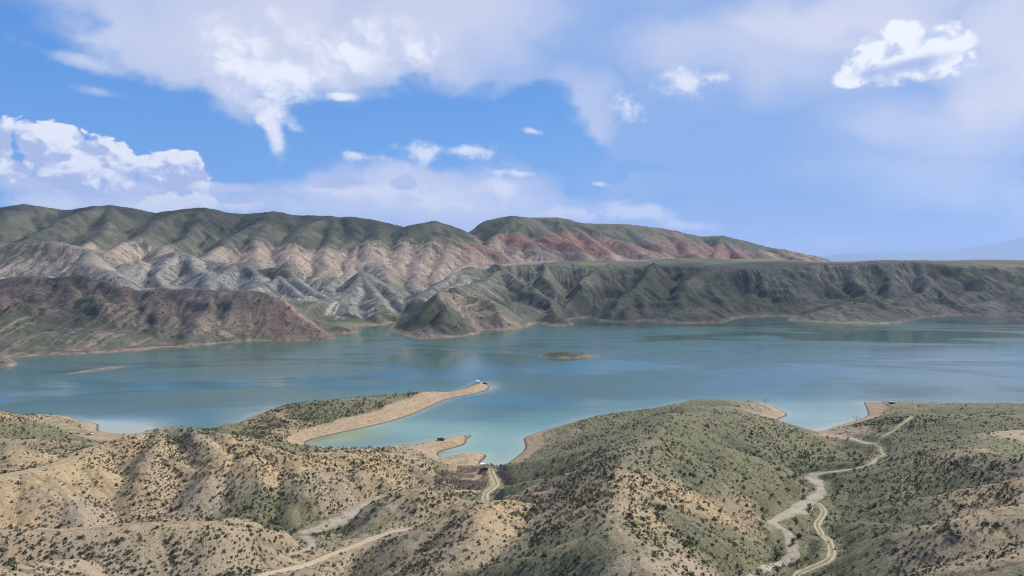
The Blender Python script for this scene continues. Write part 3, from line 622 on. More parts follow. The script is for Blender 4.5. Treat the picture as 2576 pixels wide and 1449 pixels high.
G.h = np.where(sdF < 0, np.maximum(.15 * sdF, -8) - .1, np.minimum(np.maximum(land, np.minimum(.28 * sdF, 1.5)), np.maximum(ramp, 0)))
for p, (hgt, rg) in zip(isl, ((6.0, .55), (1.4, .12), (9.0, .6))):
    q = -sdist(p, G.X, G.Y); k = q > 0
    G.h[k] = np.minimum(q[k] * rg, hgt) * (0.7 + .6 * fbm(G.X[k] / 14, G.Y[k] / 14, 3, .5)); G.d[k] = 20

# ------------------------------------------------------------------ mesh builders
COL = sc.collection
def tag(o, label=None, cat=None, group=None, kind=None):
    if label: o['label'] = label
    if cat: o['category'] = cat
    if group: o['group'] = group
    if kind: o['kind'] = kind
    return o
def quick_mesh(name, V, Q, mat, attrs=None, smooth=True, tri=False):
    me = bpy.data.meshes.new(name); k = 3 if tri else 4
    me.vertices.add(len(V)); me.vertices.foreach_set('co', np.ascontiguousarray(V, np.float32).ravel())
    n = len(Q); me.loops.add(n * k); me.loops.foreach_set('vertex_index', np.ascontiguousarray(Q, np.int32).ravel())
    me.polygons.add(n); me.polygons.foreach_set('loop_start', np.arange(0, n * k, k, dtype=np.int32))
    me.polygons.foreach_set('loop_total', np.full(n, k, np.int32))
    me.polygons.foreach_set('use_smooth', np.full(n, smooth, bool))
    for nm, A in (attrs or {}).items():
        if A.ndim == 2:
            a = me.attributes.new(nm, 'FLOAT_VECTOR', 'POINT'); a.data.foreach_set('vector', np.ascontiguousarray(A, np.float32).ravel())
        else:
            a = me.attributes.new(nm, 'FLOAT', 'POINT'); a.data.foreach_set('value', np.ascontiguousarray(A, np.float32).ravel())
    me.update(calc_edges=True)
    if mat: me.materials.append(mat)
    return me
def link(name, me, parent=None):
    o = bpy.data.objects.new(name, me); COL.objects.link(o)
    if parent is not None: o.parent = parent
    return o
def fan(r0, r1, ratio, half, ncol):
    nr_ = int(math.log(r1 / r0) / math.log(1 + ratio)) + 1
    R = r0 * (r1 / r0) ** (np.arange(nr_) / (nr_ - 1)); A = np.tan(radians(half)) * np.linspace(-1, 1, ncol)
    A2, R2 = np.meshgrid(A, R); return A2 * R2, R2           # distance counted along +Y
def quads(nr_, nc):
    i = np.arange((nr_ - 1) * (nc - 1)); r = i // (nc - 1); c_ = i % (nc - 1); a = r * nc + c_
    return np.stack([a, a + 1, a + nc + 1, a + nc], 1)
def compact(V, Q, attrs):
    u, inv = np.unique(Q.ravel(), return_inverse=True)
    return V[u], inv.reshape(-1, 4), {k: a[u] for k, a in attrs.items()}

# ------------------------------------------------------------------ ground materials
def ground_mat():
    m, b = new_mat('near_ground')
    tc = E.nt.nodes.new('ShaderNodeTexCoord'); P = E(tc.outputs['Object'])
    veg, warm, strand = sep(attr('cover')); u, d, gul = sep(attr('rill'))
    n_big = noise(P, .03, 4, .6); n_mid = noise(P, .35, 6, .65); n_fin = noise(P, 2.2, 5, .7)
    streak = noise(comb(u * .55, d * .05), 1, 5, .65)
    sand = mix(warm, (.225, .18, .13), (.28, .20, .105))
    sand = mix(ss(n_mid, .35, .75), sand, mix(warm, (.285, .235, .175), (.36, .27, .145)))
    sand = mix(ss(streak, .50, .68) * .6 * ss(d, 1.0, 8.0), sand, (.20, .15, .10))
    sand = mix(ss(n_fin, .5, .8) * .45, sand, (.22, .17, .12))
    grass = mix(ss(n_mid, .3, .7), (.078, .082, .036), (.115, .116, .050))
    grass = mix(ss(n_big, .4, .7), grass, (.138, .125, .068))
    tuft = ss(voro(vm('MULTIPLY', P, (1, 1, 1)), 1.15), .20, .50)
    grass = mix(tuft * .8, (.06, .068, .04), mix(.25, grass, (.28, .25, .16)))
    crest = 1.0 - ss(d, .3, 2.2)
    sand = mix(crest * .22, sand, (.34, .275, .185))
    k = E.m('ADD', ss(veg + .06 - crest * .12 + (n_mid - .5) * .9 + (n_big - .5) * .5, .28, .66) * .95, 0.0, clamp=True)
    c = mix(k, sand, grass)
    # tiny dry plants everywhere
    spots = ss(voro(P, .8), .16, .26)
    c = mix((1.0 - spots) * (1.0 - strand) * .75, c, (.085, .085, .05))
    beach = mix(ss(n_mid * .6 + n_fin * .4, .38, .62), (.34, .255, .155), (.19, .138, .088))
    beach = mix(ss(noise(comb(u * .02, E.m('MULTIPLY', sep(P)[2], 1.0) * 2.2), 1.6, 3, .6), .5, .7) * .35, beach, (.44, .35, .24))
    band = noise(comb(0.0, sep(P)[2] * 3.2 + n_mid * .6, 0.0), 1.2, 3, .6); beach = mix(ss(band, .50, .62) * .45, beach, (.20, .145, .095)); beach = mix((1.0 - ss(voro(P, 1.4), .08, .22)) * .6, beach, (.13, .10, .075))
    c = mix(strand, c, beach)
    wet = ss(sep(P)[2] + (n_mid - .5) * .3, .12, .42)
    c = mix(1.0 - wet, c, (.085, .06, .035))
    E.link(c, b.inputs['Base Color'])
    h = n_fin * .5 + n_mid * 1.2 + streak * .8
    E.link(bump(h, 1.0, .5), b.inputs['Normal']); return m
def far_mat():
    m, b = new_mat('far_slopes')
    tc = E.nt.nodes.new('ShaderNodeTexCoord'); P = E(tc.outputs['Object'])
    veg, red, white = sep(attr('cover')); u, d, strand = sep(attr('rill')); pink = attr('pink', 'Fac')
    n1 = noise(P, .012, 5, .6); n2 = noise(P, .07, 6, .65); n3 = noise(P, .35, 5, .7)
    streak = noise(comb(u * .085, d * .008), 1, 6, .7)
    fine = noise(comb(u * .3, d * .02), 1, 4, .7)
    earth = mix(ss(n2, .3, .7), (.13, .105, .085), (.20, .16, .125))
    pk = mix(ss(streak, .38, .62), (.315, .245, .19), (.15, .115, .092)); pk = mix(ss(fine, .5, .66) * .6, pk, (.43, .34, .25))
    earth = mix(pink, earth, pk)
    earth = mix(red * 1.1, earth, mix(ss(n2, .35, .65), (.225, .098, .076), (.105, .062, .050)))
    wht = mix(ss(fine, .42, .60), (.27, .26, .235), (.075, .078, .065))
    earth = mix(white, earth, wht)
    g = mix(ss(n2, .3, .7), (.046, .052, .034), (.068, .074, .046)); g = mix(ss(n1, .42, .62), g, (.092, .088, .068)); g = mix(ss(n3, .5, .75) * .5, g, (.12, .11, .085))
    g = mix(ss(veg, 1.0, 1.25), g, mix(ss(n2, .35, .65), (.105, .122, .055), (.135, .14, .075)))
    fd = ss(d, 0.0, 14.0)
    k = ss(veg - .08 + (n2 - .5) * 1.0 + (streak - .5) * fd * 2.0 + (fine - .5) * fd * 1.0 + ss(d, 14.0, 48.0) * .30 * pink, .32, .66)
    c = mix(k, earth, g)
    sp = 1.0 - ss(voro(P, .20) + (n3 - .5) * .25, .20, .36)
    c = mix(sp * .75, c, (.028, .036, .022))
    c = mix(strand, c, mix(ss(n3 * .5 + n2 * .5, .42, .58), (.22, .165, .12), (.075, .062, .05)))
    E.link(c, b.inputs['Base Color'])
    E.link(bump(n3 * .5 + n2 * .9 + fine * .6 + streak * .9, .8, 2.0), b.inputs['Normal']); return m
def strip_mat(kind):
    m, b = new_mat('dirt_' + kind)
    tc = E.nt.nodes.new('ShaderNodeTexCoord'); P = E(tc.outputs['Object'])
    s, v, _ = sep(attr('lane'))
    n = noise(P, 1.3, 6, .7); n2 = noise(P, .2, 4, .6); av = E.m('ABSOLUTE', v)
    if kind == 'bed':
        c = mix(ss(n, .35, .62), (.17, .145, .11), (.33, .28, .21)); c = mix(ss(n2, .5, .7) * .7, c, (.19, .165, .125))
        st = 1.0 - ss(voro(P, 1.2), .1, .3); c = mix(st * .5, c, (.20, .17, .14))
        c = mix(ss(av + (n - .5) * 1.6 + (n2 - .5) * 1.0, .45, .95) * .85, c, (.17, .165, .10))
    else:
        c = mix(ss(n, .3, .7), (.26, .205, .135), (.35, .28, .19))
        if kind == 'clay': c = mix(ss(n, .3, .7), (.17, .13, .085), (.23, .175, .115))
        if kind == 'track':
            mid = 1.0 - ss(av + (n - .5) * .5, .16, .40)
            c = mix(mid * .85, c, (.13, .135, .07)); c = mix(ss(av + (n - .5) * .5, .72, .95) * .9, c, (.13, .13, .075))
        else:
            c = mix(ss(E.m('ABSOLUTE', av - .45) + (n - .5) * .3, 0.0, .25), (.36, .29, .20), c)
            c = mix(ss(av + (n - .5) * .5, .8, 1.0) * .6, c, (.30, .25, .16))
    E.link(c, b.inputs['Base Color']); E.link(bump(n, .8, .2), b.inputs['Normal']); return m
def water_mat():
    m, b = new_mat('lake_water')
    tc = E.nt.nodes.new('ShaderNodeTexCoord'); P = E(tc.outputs['Object'])
    sh, milk, green = sep(attr('shore')); tqa = attr('shallow', 'Fac')
    n1 = noise(vm('MULTIPLY', P, (.0026, .0065, 1)), 1, 5, .6, .8)
    n2 = noise(vm('MULTIPLY', P, (.012, .03, 1)), 1, 4, .6)
    deep = mix(ss(n2, .3, .7), (.034, .075, .060), (.042, .088, .070))
    c = mix(E.m('MULTIPLY', 1.0 - ss(sh, 4.0, 62.0), tqa), deep, (.12, .215, .18))
    c = mix(milk, c, (.27, .285, .225)); c = mix(green, c, (.15, .19, .09))
    c = mix(1.0 - ss(sh, 0.0, 2.2), c, (.17, .165, .125))
    E.link(c, b.inputs['Base Color']); b.inputs['IOR'].default_value = 1.33
    b.inputs['Specular IOR Level'].default_value = .40
    rip = ss(n1 + (n2 - .5) * .3, .42, .60)
    E.link(rip * .11 + .08, b.inputs['Roughness'])
    wv = noise(vm('MULTIPLY', P, (.9, 1.7, 1)), 1, 4, .6) ; wv2 = noise(vm('MULTIPLY', P, (.12, .3, 1)), 1, 4, .6)
    E.link(bump(wv * .10 * (rip * .85 + .1) + wv2 * .35 * (rip * .7 + .10), .8, 1.0), b.inputs['Normal']); return m
M_ground, M_far, M_water = ground_mat(), far_mat(), water_mat()

# ------------------------------------------------------------------ near ground mesh
#            crop x, y, green, shrub density, warmth
CTRL = [('A', 100, 300, .25, .5, .9), ('A', 500, 370, .35, .1, .3), ('A', 300, 430, .55, .3, .5), ('A', 700, 440, .75, .0, .5), ('A', 200, 480, .35, .6, .4), ('A', 150, 600, .1, .7, .7), ('A', 450, 620, .0, .1, .9), ('A', 300, 720, .0, .05, .9), ('A', 80, 980, .0, .08, 1.0),
        ('A', 750, 780, .0, .05, .9), ('A', 300, 860, .08, .7, .6), ('A', 550, 950, .3, .7, .1), ('A', 900, 500, .1, .8, .9), ('A', 1300, 420, .45, 1.1, .1), ('A', 1200, 600, .12, 1.3, .6), ('A', 1000, 750, .12, 1.2, .6), ('A', 1450, 700, .08, 1.3, .8), ('A', 1750, 560, .05, 1.4, 1.), ('A', 1950, 680, .03, 1.4, 1.),
        ('A', 2300, 640, .1, 1.5, .9), ('A', 1700, 420, .65, .4, .4), ('A', 1900, 460, .75, .3, .4), ('A', 2150, 480, .2, 1.2, .8), ('A', 1350, 900, .2, .8, .1), ('A', 1600, 900, .3, .8, .1), ('A', 1850, 930, .7, .5, .2), ('A', 2150, 980, .95, .2, .3), ('A', 2300, 880, .3, .9, .2),
        ('A', 300, 1180, .05, .8, .5), ('A', 750, 1150, .05, .8, .6), ('A', 1200, 1100, .1, .8, .5), ('A', 1500, 1150, .2, .9, .5), ('A', 1900, 1150, .4, .6, .3), ('A', 600, 1300, .2, .8, .1), ('A', 1000, 1330, .25, 1.0, .2), ('A', 400, 1400, .25, .5, .3), ('A', 1800, 1300, .3, .7, .2), ('A', 1500, 1400, .35, .8, .2), ('A', 2200, 1370, .25, .4, .5),
        ('P', 270, 413, .35, 1.3, .8), ('P', 330, 410, .65, 1.2, .2), ('P', 400, 397, .8, .6, .2), ('P', 450, 397, .15, .3, .5), ('P', 478, 388, .0, .0, 1.),
        ('B', 250, 600, .1, 1.5, 1.), ('B', 500, 600, .12, 1.4, .7), ('B', 700, 650, .25, 1.2, .4), ('B', 300, 730, .3, 1.2, .5), ('B', 100, 830, .3, .7, .1), ('B', 250, 520, .3, .9, .1), ('B', 700, 520, .15, .0, .4), ('B', 1050, 590, .08, .0, .3), ('B', 850, 680, .55, .1, .7), ('B', 1280, 700, .4, .1, .2), ('B', 1300, 830, .95, .1, .5),
        ('B', 1450, 620, .45, .1, .3), ('B', 1560, 500, .35, .0, .4), ('B', 650, 840, .12, .8, 1.), ('B', 400, 1000, .5, .7, .1), ('B', 700, 950, .25, .9, .4), ('B', 900, 900, .35, .8, .3), ('B', 600, 1060, .05, .15, .5), ('B', 300, 1110, .55, .5, .2), ('B', 300, 1280, .15, .3, .5), ('B', 650, 1200, .45, .7, .3),
        ('B', 1200, 940, .03, .5, 1.), ('B', 1350, 960, .05, .6, .9), ('B', 1100, 1080, .08, .8, .9), ('B', 1400, 1080, .2, .8, .6), ('B', 900, 1300, .35, .9, .3), ('B', 1200, 1280, .25, .8, .2), ('B', 1500, 1180, .5, .5, .4), ('B', 1700, 1050, .3, 1.1, .6), ('B', 1500, 1350, .85, .4, .4), ('B', 1900, 1350, .9, .3, .5), ('B', 1800, 1180, .5, .7, .5),
        ('B', 2200, 780, .28, 1.0, .75), ('B', 2400, 850, .26, 1.0, .8), ('B', 2300, 980, .26, 1.1, .8), ('B', 2300, 1150, .45, .9, .4), ('B', 2100, 900, .35, 1.0, .5), ('B', 2100, 1050, .45, .9, .4), ('B', 2200, 1400, .1, .3, .1), ('B', 1750, 720, .35, 1.2, .4), ('B', 2000, 620, .4, 1.0, .3), ('B', 1700, 880, .4, .9, .3), ('B', 1800, 500, .75, .4, .3), ('B', 1900, 330, .85, .15, .4), ('B', 1950, 290, .6, .0, .8), ('B', 2200, 300, .85, .15, .4),
        ('B', 2100, 520, .4, .8, .3), ('B', 2300, 620, .6, .4, .4), ('B', 1600, 640, .75, .3, .3),
        ('C', 100, 300, .8, .12, .4), ('C', 100, 500, .7, .3, .3), ('C', 300, 200, .75, .0, .8), ('C', 350, 400, .75, .3, .4), ('C', 400, 600, .65, .5, .5), ('C', 200, 700, .75, .4, .5), ('C', 700, 450, .7, .6, .5), ('C', 850, 560, .65, .8, .3), ('C', 650, 250, .2, .1, .0), ('C', 560, 230, .4, .1, .1), ('C', 750, 770, .95, .2, .6),
        ('C', 500, 850, .7, .4, .4), ('C', 150, 900, .1, .9, 1.), ('C', 350, 1000, .25, .8, .9), ('C', 550, 960, .35, .5, .6), ('C', 200, 1200, .75, .4, .5), ('C', 500, 1200, .7, .3, .5), ('C', 80, 1350, .1, .15, .1), ('C', 350, 1350, .6, .4, .5), ('C', 950, 1100, .9, .1, .6), ('C', 1000, 1250, .95, .1, .6), ('C', 1200, 1320, .9, .1, .6), ('C', 1150, 560, .7, .1, .6),
        ('C', 1300, 400, .15, .0, .1), ('C', 1500, 340, .55, 1.6, .1), ('C', 1470, 240, .15, .1, .1), ('C', 1600, 230, .45, .2, .3), ('C', 1820, 235, .5, .0, .9), ('C', 1900, 270, .9, .0, .6), ('C', 1800, 350, .75, .5, .4), ('C', 1600, 470, .9, .4, .4), ('C', 2300, 250, .85, .1, .4), ('C', 2200, 380, .9, .1, .4), ('C', 2480, 400, .1, .1, .2), ('C', 2300, 330, .6, .6, .1), ('C', 2300, 500, .9, .05, .4),
        ('C', 1800, 560, .5, .7, .5), ('C', 2100, 540, .35, .9, .4), ('C', 2350, 620, .45, .7, .1), ('C', 1400, 750, .85, .4, .4), ('C', 1700, 700, .45, .9, .6), ('C', 1700, 850, .5, .7, .6), ('C', 1250, 900, .9, .3, .4), ('C', 1500, 950, .9, .3, .4), ('C', 2000, 830, .85, .3, .4), ('C', 1400, 1120, .85, .35, .4), ('C', 1800, 960, .6, .6, .4),
        ('C', 2300, 850, .1, .8, .7), ('C', 2000, 980, .2, .8, .7), ('C', 2450, 730, .4, .5, .1), ('C', 2536, 860, .1, .9, .7), ('C', 1700, 1130, .35, .7, .4), ('C', 2100, 1200, .15, .85, .5), ('C', 1800, 1300, .25, .8, .3), ('C', 2400, 1100, .2, .8, .7), ('C', 2400, 1300, .2, .8, .5), ('C', 1500, 1350, .5, .5, .3), ('C', 2450, 1420, .5, .2, .6), ('C', 1300, 1260, .7, .2, .3)]
ctrl = [(*hit(c_, x, y)[:2], g, s, w_) for c_, x, y, g, s, w_ in CTRL]
def zones(X, Y, k):
    return idw(X, Y, [(q[0], q[1], q[2 + k]) for q in ctrl], 3.4, 7.0)
Zg = Grid(-640, 640, 60, 800, 4.0); Zg.V = [zones(Zg.X + 9 * (fbm(Zg.X / 22, Zg.Y / 22) - .5), Zg.Y + 9 * (fbm(Zg.X / 22 + 9, Zg.Y / 22) - .5), k) for k in range(3)]
XN, YN = fan(96, 790, .0030, 44, 1450)
hN = N.s(N.h, XN, YN, True); shN = N.s(N.sh, XN, YN); uN = N.s(N.u, XN, YN); dN = N.s(N.d, XN, YN)
onland = sst(shN, 0, 6)
def pen(x, y): return 2.3 * sst(y, 490, 505) * (1 - sst(x, 10, 30)) * sst(x, -150, -110)   # the bare bank reaches higher on the peninsula
strandN = 1 - sst(hN - pen(XN, YN) + 2.2 * (fbm(XN / 14, YN / 14, 3) - .5), 2.6, 4.6)
strandN *= 1 - sst(shN, 34, 60)
hN = hN + onland * (.55 * (fbm(XN / 7, YN / 7, 4) - .5) * (1 - .6 * strandN) + .22 * (fbm(XN / 1.6, YN / 1.6, 3) - .5))
# cut banks: rills deepen on steep bare slopes
rl = fbm(uN / 3.2, dN / 16.0, 3, .55, True)
hN = hN - onland * (1 - strandN) * .55 * np.clip(dN / 20, 0, 1) * (rl - .4)
vegN, shrN, warmN = [Zg.s(v, XN, YN) for v in Zg.V]
qN = quads(*XN.shape); ok = (shN.ravel()[qN].max(1) > -25)
V, Q, at = compact(np.stack([XN, YN, hN], -1).reshape(-1, 3), qN[ok], {'cover': np.stack([vegN, warmN, strandN], -1).reshape(-1, 3), 'rill': np.stack([uN, dN, rl], -1).reshape(-1, 3)})
o = link('ground', quick_mesh('ground', V, Q, M_ground, at)); tag(o, kind='structure')
HN = Grid(-640, 640, 96, 788, 1.0)     # height used to seat things: the same surface again
def hfine(x, y):
    h = N.s(N.h, x, y, True); s_ = N.s(N.sh, x, y); u_ = N.s(N.u, x, y); d_ = N.s(N.d, x, y); on = sst(s_, 0, 6)
    st = (1 - sst(h - pen(x, y) + 2.2 * (fbm(x / 14, y / 14, 3) - .5), 2.6, 4.6)) * (1 - sst(s_, 34, 60))
    h = h + on * (.55 * (fbm(x / 7, y / 7, 4) - .5) * (1 - .6 * st) + .22 * (fbm(x / 1.6, y / 1.6, 3) - .5))
    return h - on * (1 - st) * .55 * np.clip(d_ / 20, 0, 1) * (fbm(u_ / 3.2, d_ / 16.0, 3, .55, True) - .4), st

# strips (tracks, dirt road, stream beds)
SM = {k: strip_mat(k) for k in ('track', 'road', 'bed', 'clay')}
near_strip = np.full(N.X.shape, 99.0)
for name, C, W, zz, mode in STRIPS:
    T = np.gradient(C[:, :2], axis=0); T /= np.linalg.norm(T, axis=1)[:, None] + 1e-9; Nn = np.stack([-T[:, 1], T[:, 0]], 1)
    vs = np.linspace(-1, 1, 9); S = np.arange(len(C)) * 1.5
    wob = W[:, None] * (.46 if mode == 'bed' else .42) * vs[None] * (1 + .35 * (fbm(S[:, None] / 3.5, vs[None] * 0 + (vs[None] > 0) * 9 + len(C), 3) - .5) * (3.2 if mode == 'bed' else 1.6))
    X = C[:, 0:1] + Nn[:, 0:1] * wob; Y = C[:, 1:2] + Nn[:, 1:2] * wob
    gh = hfine(X, Y)[0]
    Z = np.maximum(gh + .05, np.where(np.abs(vs)[None] > .95, gh - .5, gh + .06)); Z = np.where(np.abs(vs)[None] > .95, gh - .35, Z)
    a = np.stack([np.broadcast_to(S[:, None], X.shape), np.broadcast_to(vs[None], X.shape), X * 0], -1).reshape(-1, 3)
    o = link(name, quick_mesh(name, np.stack([X, Y, Z], -1).reshape(-1, 3), quads(*X.shape), SM[mode], {'lane': a})); tag(o, kind='structure')
    for (cx, cy, _), w_ in zip(C, W):
        i, j = int(cx - N.x0), int(cy - N.y0); r = int(w_ / 2 + 3)
        if i < r or j < r or i > N.nx - r - 1 or j > N.ny - r - 1: continue
        sl = (slice(j - r, j + r + 1), slice(i - r, i + r + 1))
        near_strip[sl] = np.minimum(near_strip[sl], np.hypot(N.X[sl] - cx, N.Y[sl] - cy) - w_ / 2)

# ------------------------------------------------------------------ far meshes
XF, YF = fan(780, 4200, .0026, 42, 1450)
hF = G.s(G.h, XF, YF, True); shF = G.s(G.sh, XF, YF); uF = G.s(G.u, XF, YF); dF = G.s(G.d, XF, YF)
sc_ = np.clip(YF / 1300, .8, 2)
on = sst(shF, 0, 12)
rlF = fbm(uF / 11, dF / 60, 4, .6, True)
calm = 1 - .6 * sst(hF, 120, 200)
hF = hF + on * (4.0 * (fbm(XF / 60, YF / 60, 4) - .5) + 2.0 * calm * (fbm(XF / 13, YF / 13, 4, .6) - .5) - 4.2 * calm * np.clip(dF / 50, 0, 1) * (rlF - .45) * np.clip(hF / 30, 0, 1))
hF = np.where(shF > 0, np.maximum(hF, .05 + 0.02 * shF), hF)
def zone(cr, pts, D=None): return [(*atd(cr, *p[:3])[:2], *p[3:]) for p in pts]
#  crop x, y, distance, green, red, white, pink
FZ = zone('a', [(200, 200, 2250, .9, 0, 0, .2), (700, 200, 2250, .8, 0, 0, .2), (1300, 220, 2250, .95, 0, 0, .1), (2000, 260, 2250, .9, 0, 0, .2), (700, 330, 2100, .5, 0, 0, .8), (1000, 330, 2100, .5, 0, 0, .7), (300, 350, 2000, .8, 0, 0, .4), (150, 430, 1850, .7, .2, 0, .4),
    (150, 560, 1750, .15, .1, .35, .9), (500, 560, 1750, .2, 0, .3, .9), (950, 450, 1900, .15, 0, .1, 1), (1450, 400, 2050, .7, 0, 0, .5), (700, 560, 1700, .1, 0, .4, .9), (1300, 490, 1800, .3, 0, .9, .2), (1100, 650, 1620, .5, 0, .9, .2), (1400, 650, 1620, .35, 0, 1, 0), (1650, 650, 1650, .4, 0, 1, 0), (1850, 480, 1980, .05, 0, 0, 1), (1700, 500, 1950, .15, 0, 0, 1),
    (2250, 500, 1980, .05, 0, 0, 1), (2400, 560, 1920, .05, 0, 0, 1), (2450, 350, 2150, .6, 0, 0, .6), (1650, 330, 2150, .85, 0, 0, .3), (1950, 600, 1720, .75, 0, .6, 0), (2100, 780, 1520, .35, 0, 1, 0), (2300, 780, 1520, .4, 0, 1, 0), (500, 690, 1280, .85, .3, 0, 0),
    (100, 750, 1260, .35, .6, 0, .3), (400, 830, 1180, .5, .7, 0, .2), (650, 780, 1220, .45, .5, 0, .3), (750, 850, 1160, .8, .2, 0, 0), (1000, 790, 1200, .4, .6, 0, .1), (1250, 850, 1160, .45, .45, 0, .3), (1500, 830, 1160, .25, .3, 0, .6), (1450, 950, 1100, .3, .0, .1, .5), (1700, 850, 1150, .5, .4, 0, .2),
    (1950, 850, 1150, .35, .8, 0, .2), (2200, 900, 1130, .3, .8, 0, .4), (2450, 1000, 1120, .3, .9, .0, .2), (2100, 1000, 1070, 1.1, 0, 0, 0), (1800, 980, 1070, .95, 0, 0, 0), (1600, 1030, 1060, .6, 0, 0, .4), (1300, 1060, 1060, .9, 0, 0, 0), (900, 1080, 1050, .8, 0, 0, .1), (1050, 950, 1110, .45, .2, 0, .5), (500, 1080, 1050, .8, .2, 0, .1), (200, 1050, 1080, .7, .3, 0, .1), (0, 900, 1200, .3, .6, 0, .4), (300, 950, 1130, .6, .4, 0, .1)]) + \
    zone('b', [(50, 250, 2250, .75, 0, 0, .3), (100, 450, 2000, .05, 0, 0, 1), (300, 220, 2300, .8, .1, 0, .2), (380, 380, 2080, .02, 0, 0, 1), (500, 470, 1950, .05, 0, 0, 1), (640, 380, 2080, .2, 0, 0, 1), (760, 230, 2250, .9, 0, 0, .1), (700, 500, 1950, .2, 0, 0, 1), (850, 430, 2050, .25, .1, 0, .9), (950, 500, 1980, .1, 0, 0, 1), (930, 260, 2280, .8, 0, 0, .3), (1060, 350, 2200, .3, .9, 0, .5), (1150, 430, 2150, .1, .1, 0, 1),
    (1300, 200, 2600, .95, 0, 0, 0), (1250, 330, 2420, .25, 0, 0, .9), (1340, 290, 2480, .1, 1, 0, .4), (1450, 300, 2480, .1, 1.1, 0, .4), (1400, 390, 2370, .2, 0, 0, 1), (1600, 390, 2360, .2, 0, 0, 1), (1500, 200, 2650, .9, 0, 0, .1), (1600, 250, 2600, .8, .1, 0, .2), (1750, 290, 2560, .1, 1.1, 0, .4), (1830, 310, 2500, .1, 1.1, 0, .4), (1700, 330, 2500, .2, .8, 0, .5), (1800, 200, 2750, .95, 0, 0, .1), (1900, 390, 2400, .2, .1, 0, .9),
    (1950, 290, 2600, .25, .9, 0, .5), (2100, 400, 2450, .2, .1, 0, .9), (2020, 340, 2500, .3, .8, 0, .5), (2150, 240, 2950, .9, 0, 0, .1), (2250, 320, 2750, .3, .8, 0, .5), (2300, 400, 2500, .2, .1, 0, .9), (2450, 330, 2850, .3, .7, 0, .6), (150, 650, 1570, .5, 0, .9, 0), (330, 600, 1600, .45, 0, 1, 0), (450, 730, 1480, .4, 0, 1, 0), (550, 650, 1560, .7, 0, .7, 0), (250, 760, 1450, .5, 0, 1, 0), (950, 560, 1650, .45, 0, .9, 0), (850, 620, 1580, .5, 0, .9, 0), (1080, 530, 1740, .7, 0, .7, 0),
    (300, 860, 1340, 1.4, 0, 0, 0), (500, 840, 1380, 1.2, 0, 0, 0), (1000, 680, 1290, .35, .15, 0, .6), (1200, 720, 1280, .4, .1, 0, .6), (1400, 790, 1280, .4, .3, 0, .5), (850, 800, 1220, .9, .2, 0, 0), (1000, 800, 1220, 1, 0, 0, 0), (900, 920, 1165, 1.1, 0, 0, 0), (1250, 860, 1200, 1.1, 0, 0, 0), (1100, 850, 1200, .8, 0, .1, .1), (1450, 850, 1280, .5, .8, 0, .2), (700, 850, 1220, .8, .3, 0, 0), (1650, 840, 1380, 1, 0, 0, 0),
    (1200, 560, 1680, .8, 0, .1, .1), (1400, 560, 1720, .55, 0, .4, .2), (1640, 500, 1780, .5, 0, .6, .2), (1650, 700, 1560, .55, 0, .4, .2), (1450, 700, 1550, .95, 0, 0, 0), (1750, 560, 1720, .95, 0, .1, .0), (1700, 460, 1850, 1.2, 0, 0, 0), (2000, 600, 1640, .9, 0, .1, 0), (2200, 550, 1740, .95, 0, .1, .0), (2300, 720, 1570, 1, 0, 0, .0), (2150, 790, 1480, .9, 0, 0, .2), (2050, 700, 1570, .9, 0, .05, .1), (1900, 430, 2100, 1.2, 0, 0, 0)]) + \
    zone('c', [(200, 340, 2300, 1.2, 0, 0, 0), (600, 380, 2150, 1.2, 0, 0, 0), (1200, 360, 2150, 1.2, 0, 0, 0), (50, 250, 3000, .3, .8, 0, .6), (150, 290, 2900, .3, .5, 0, .8), (300, 250, 3100, .3, .9, 0, .5), (440, 270, 3050, .3, .9, 0, .5), (600, 300, 3050, .3, .4, 0, .8), (330, 190, 3250, .9, .1, 0, .2), (800, 310, 3100, .4, .2, 0, .8), (1000, 340, 3050, .4, .2, 0, .8), (600, 240, 3250, .7, .2, 0, .4),
    (200, 430, 1800, .7, 0, .4, 0), (100, 650, 1540, .95, 0, 0, .1), (300, 700, 1540, .9, 0, 0, .1), (370, 560, 1680, .8, 0, .25, 0), (500, 560, 1700, .85, 0, .2, 0), (700, 660, 1620, .95, 0, .05, 0), (620, 470, 1780, .7, 0, .4, 0), (850, 560, 1700, .8, 0, .2, 0), (1000, 560, 1700, .85, 0, .15, .1), (1200, 500, 1780, .6, 0, .25, .2), (1350, 480, 1780, .6, 0, .2, .3), (1300, 680, 1560, .95, 0, .05, .0), (1450, 720, 1520, .9, 0, 0, .1), (1600, 700, 1540, .7, 0, .15, .15), (1650, 430, 1850, .55, 0, .5, 0), (1600, 560, 1720, .7, 0, .15, .2),
    (1900, 620, 1680, .6, 0, .3, .2), (2000, 450, 1900, 1, 0, 0, 0), (2200, 600, 1680, .35, 0, .6, .1), (2350, 480, 1850, .9, 0, 0, 0), (2350, 600, 1700, .8, 0, .1, .1), (2500, 650, 1620, .6, 0, .15, .3), (1900, 720, 1580, .6, 0, .1, .3), (2150, 700, 1620, .6, .1, .1, .3)])
Zf = Grid(-2900, 3300, 760, 4300, 16.0)
wx = 70 * (fbm(Zf.X / 150, Zf.Y / 150) - .5); wy = 70 * (fbm(Zf.X / 150 + 5, Zf.Y / 150 + 3) - .5)
Zf.V = [idw(Zf.X + wx, Zf.Y + wy, [(q[0], q[1], q[2 + k]) for q in FZ], 3.2, 35) for k in range(4)]
vg, rd, wh, pk = [Zf.s(v, XF, YF) for v in Zf.V]
rd = rd * np.where(YF < 1450, .5, 1.0)
vg = np.where(hF > 128, np.minimum(vg + .28 * sst(hF, 135, 185) * (YF > 1950) * (1 - rd), .97), vg)
strF = (1 - sst(hF + 3.0 * (fbm(XF / 16, YF / 16, 3) - .5), 2.3, 4.0)) * (1 - sst(shF, 12, 30))
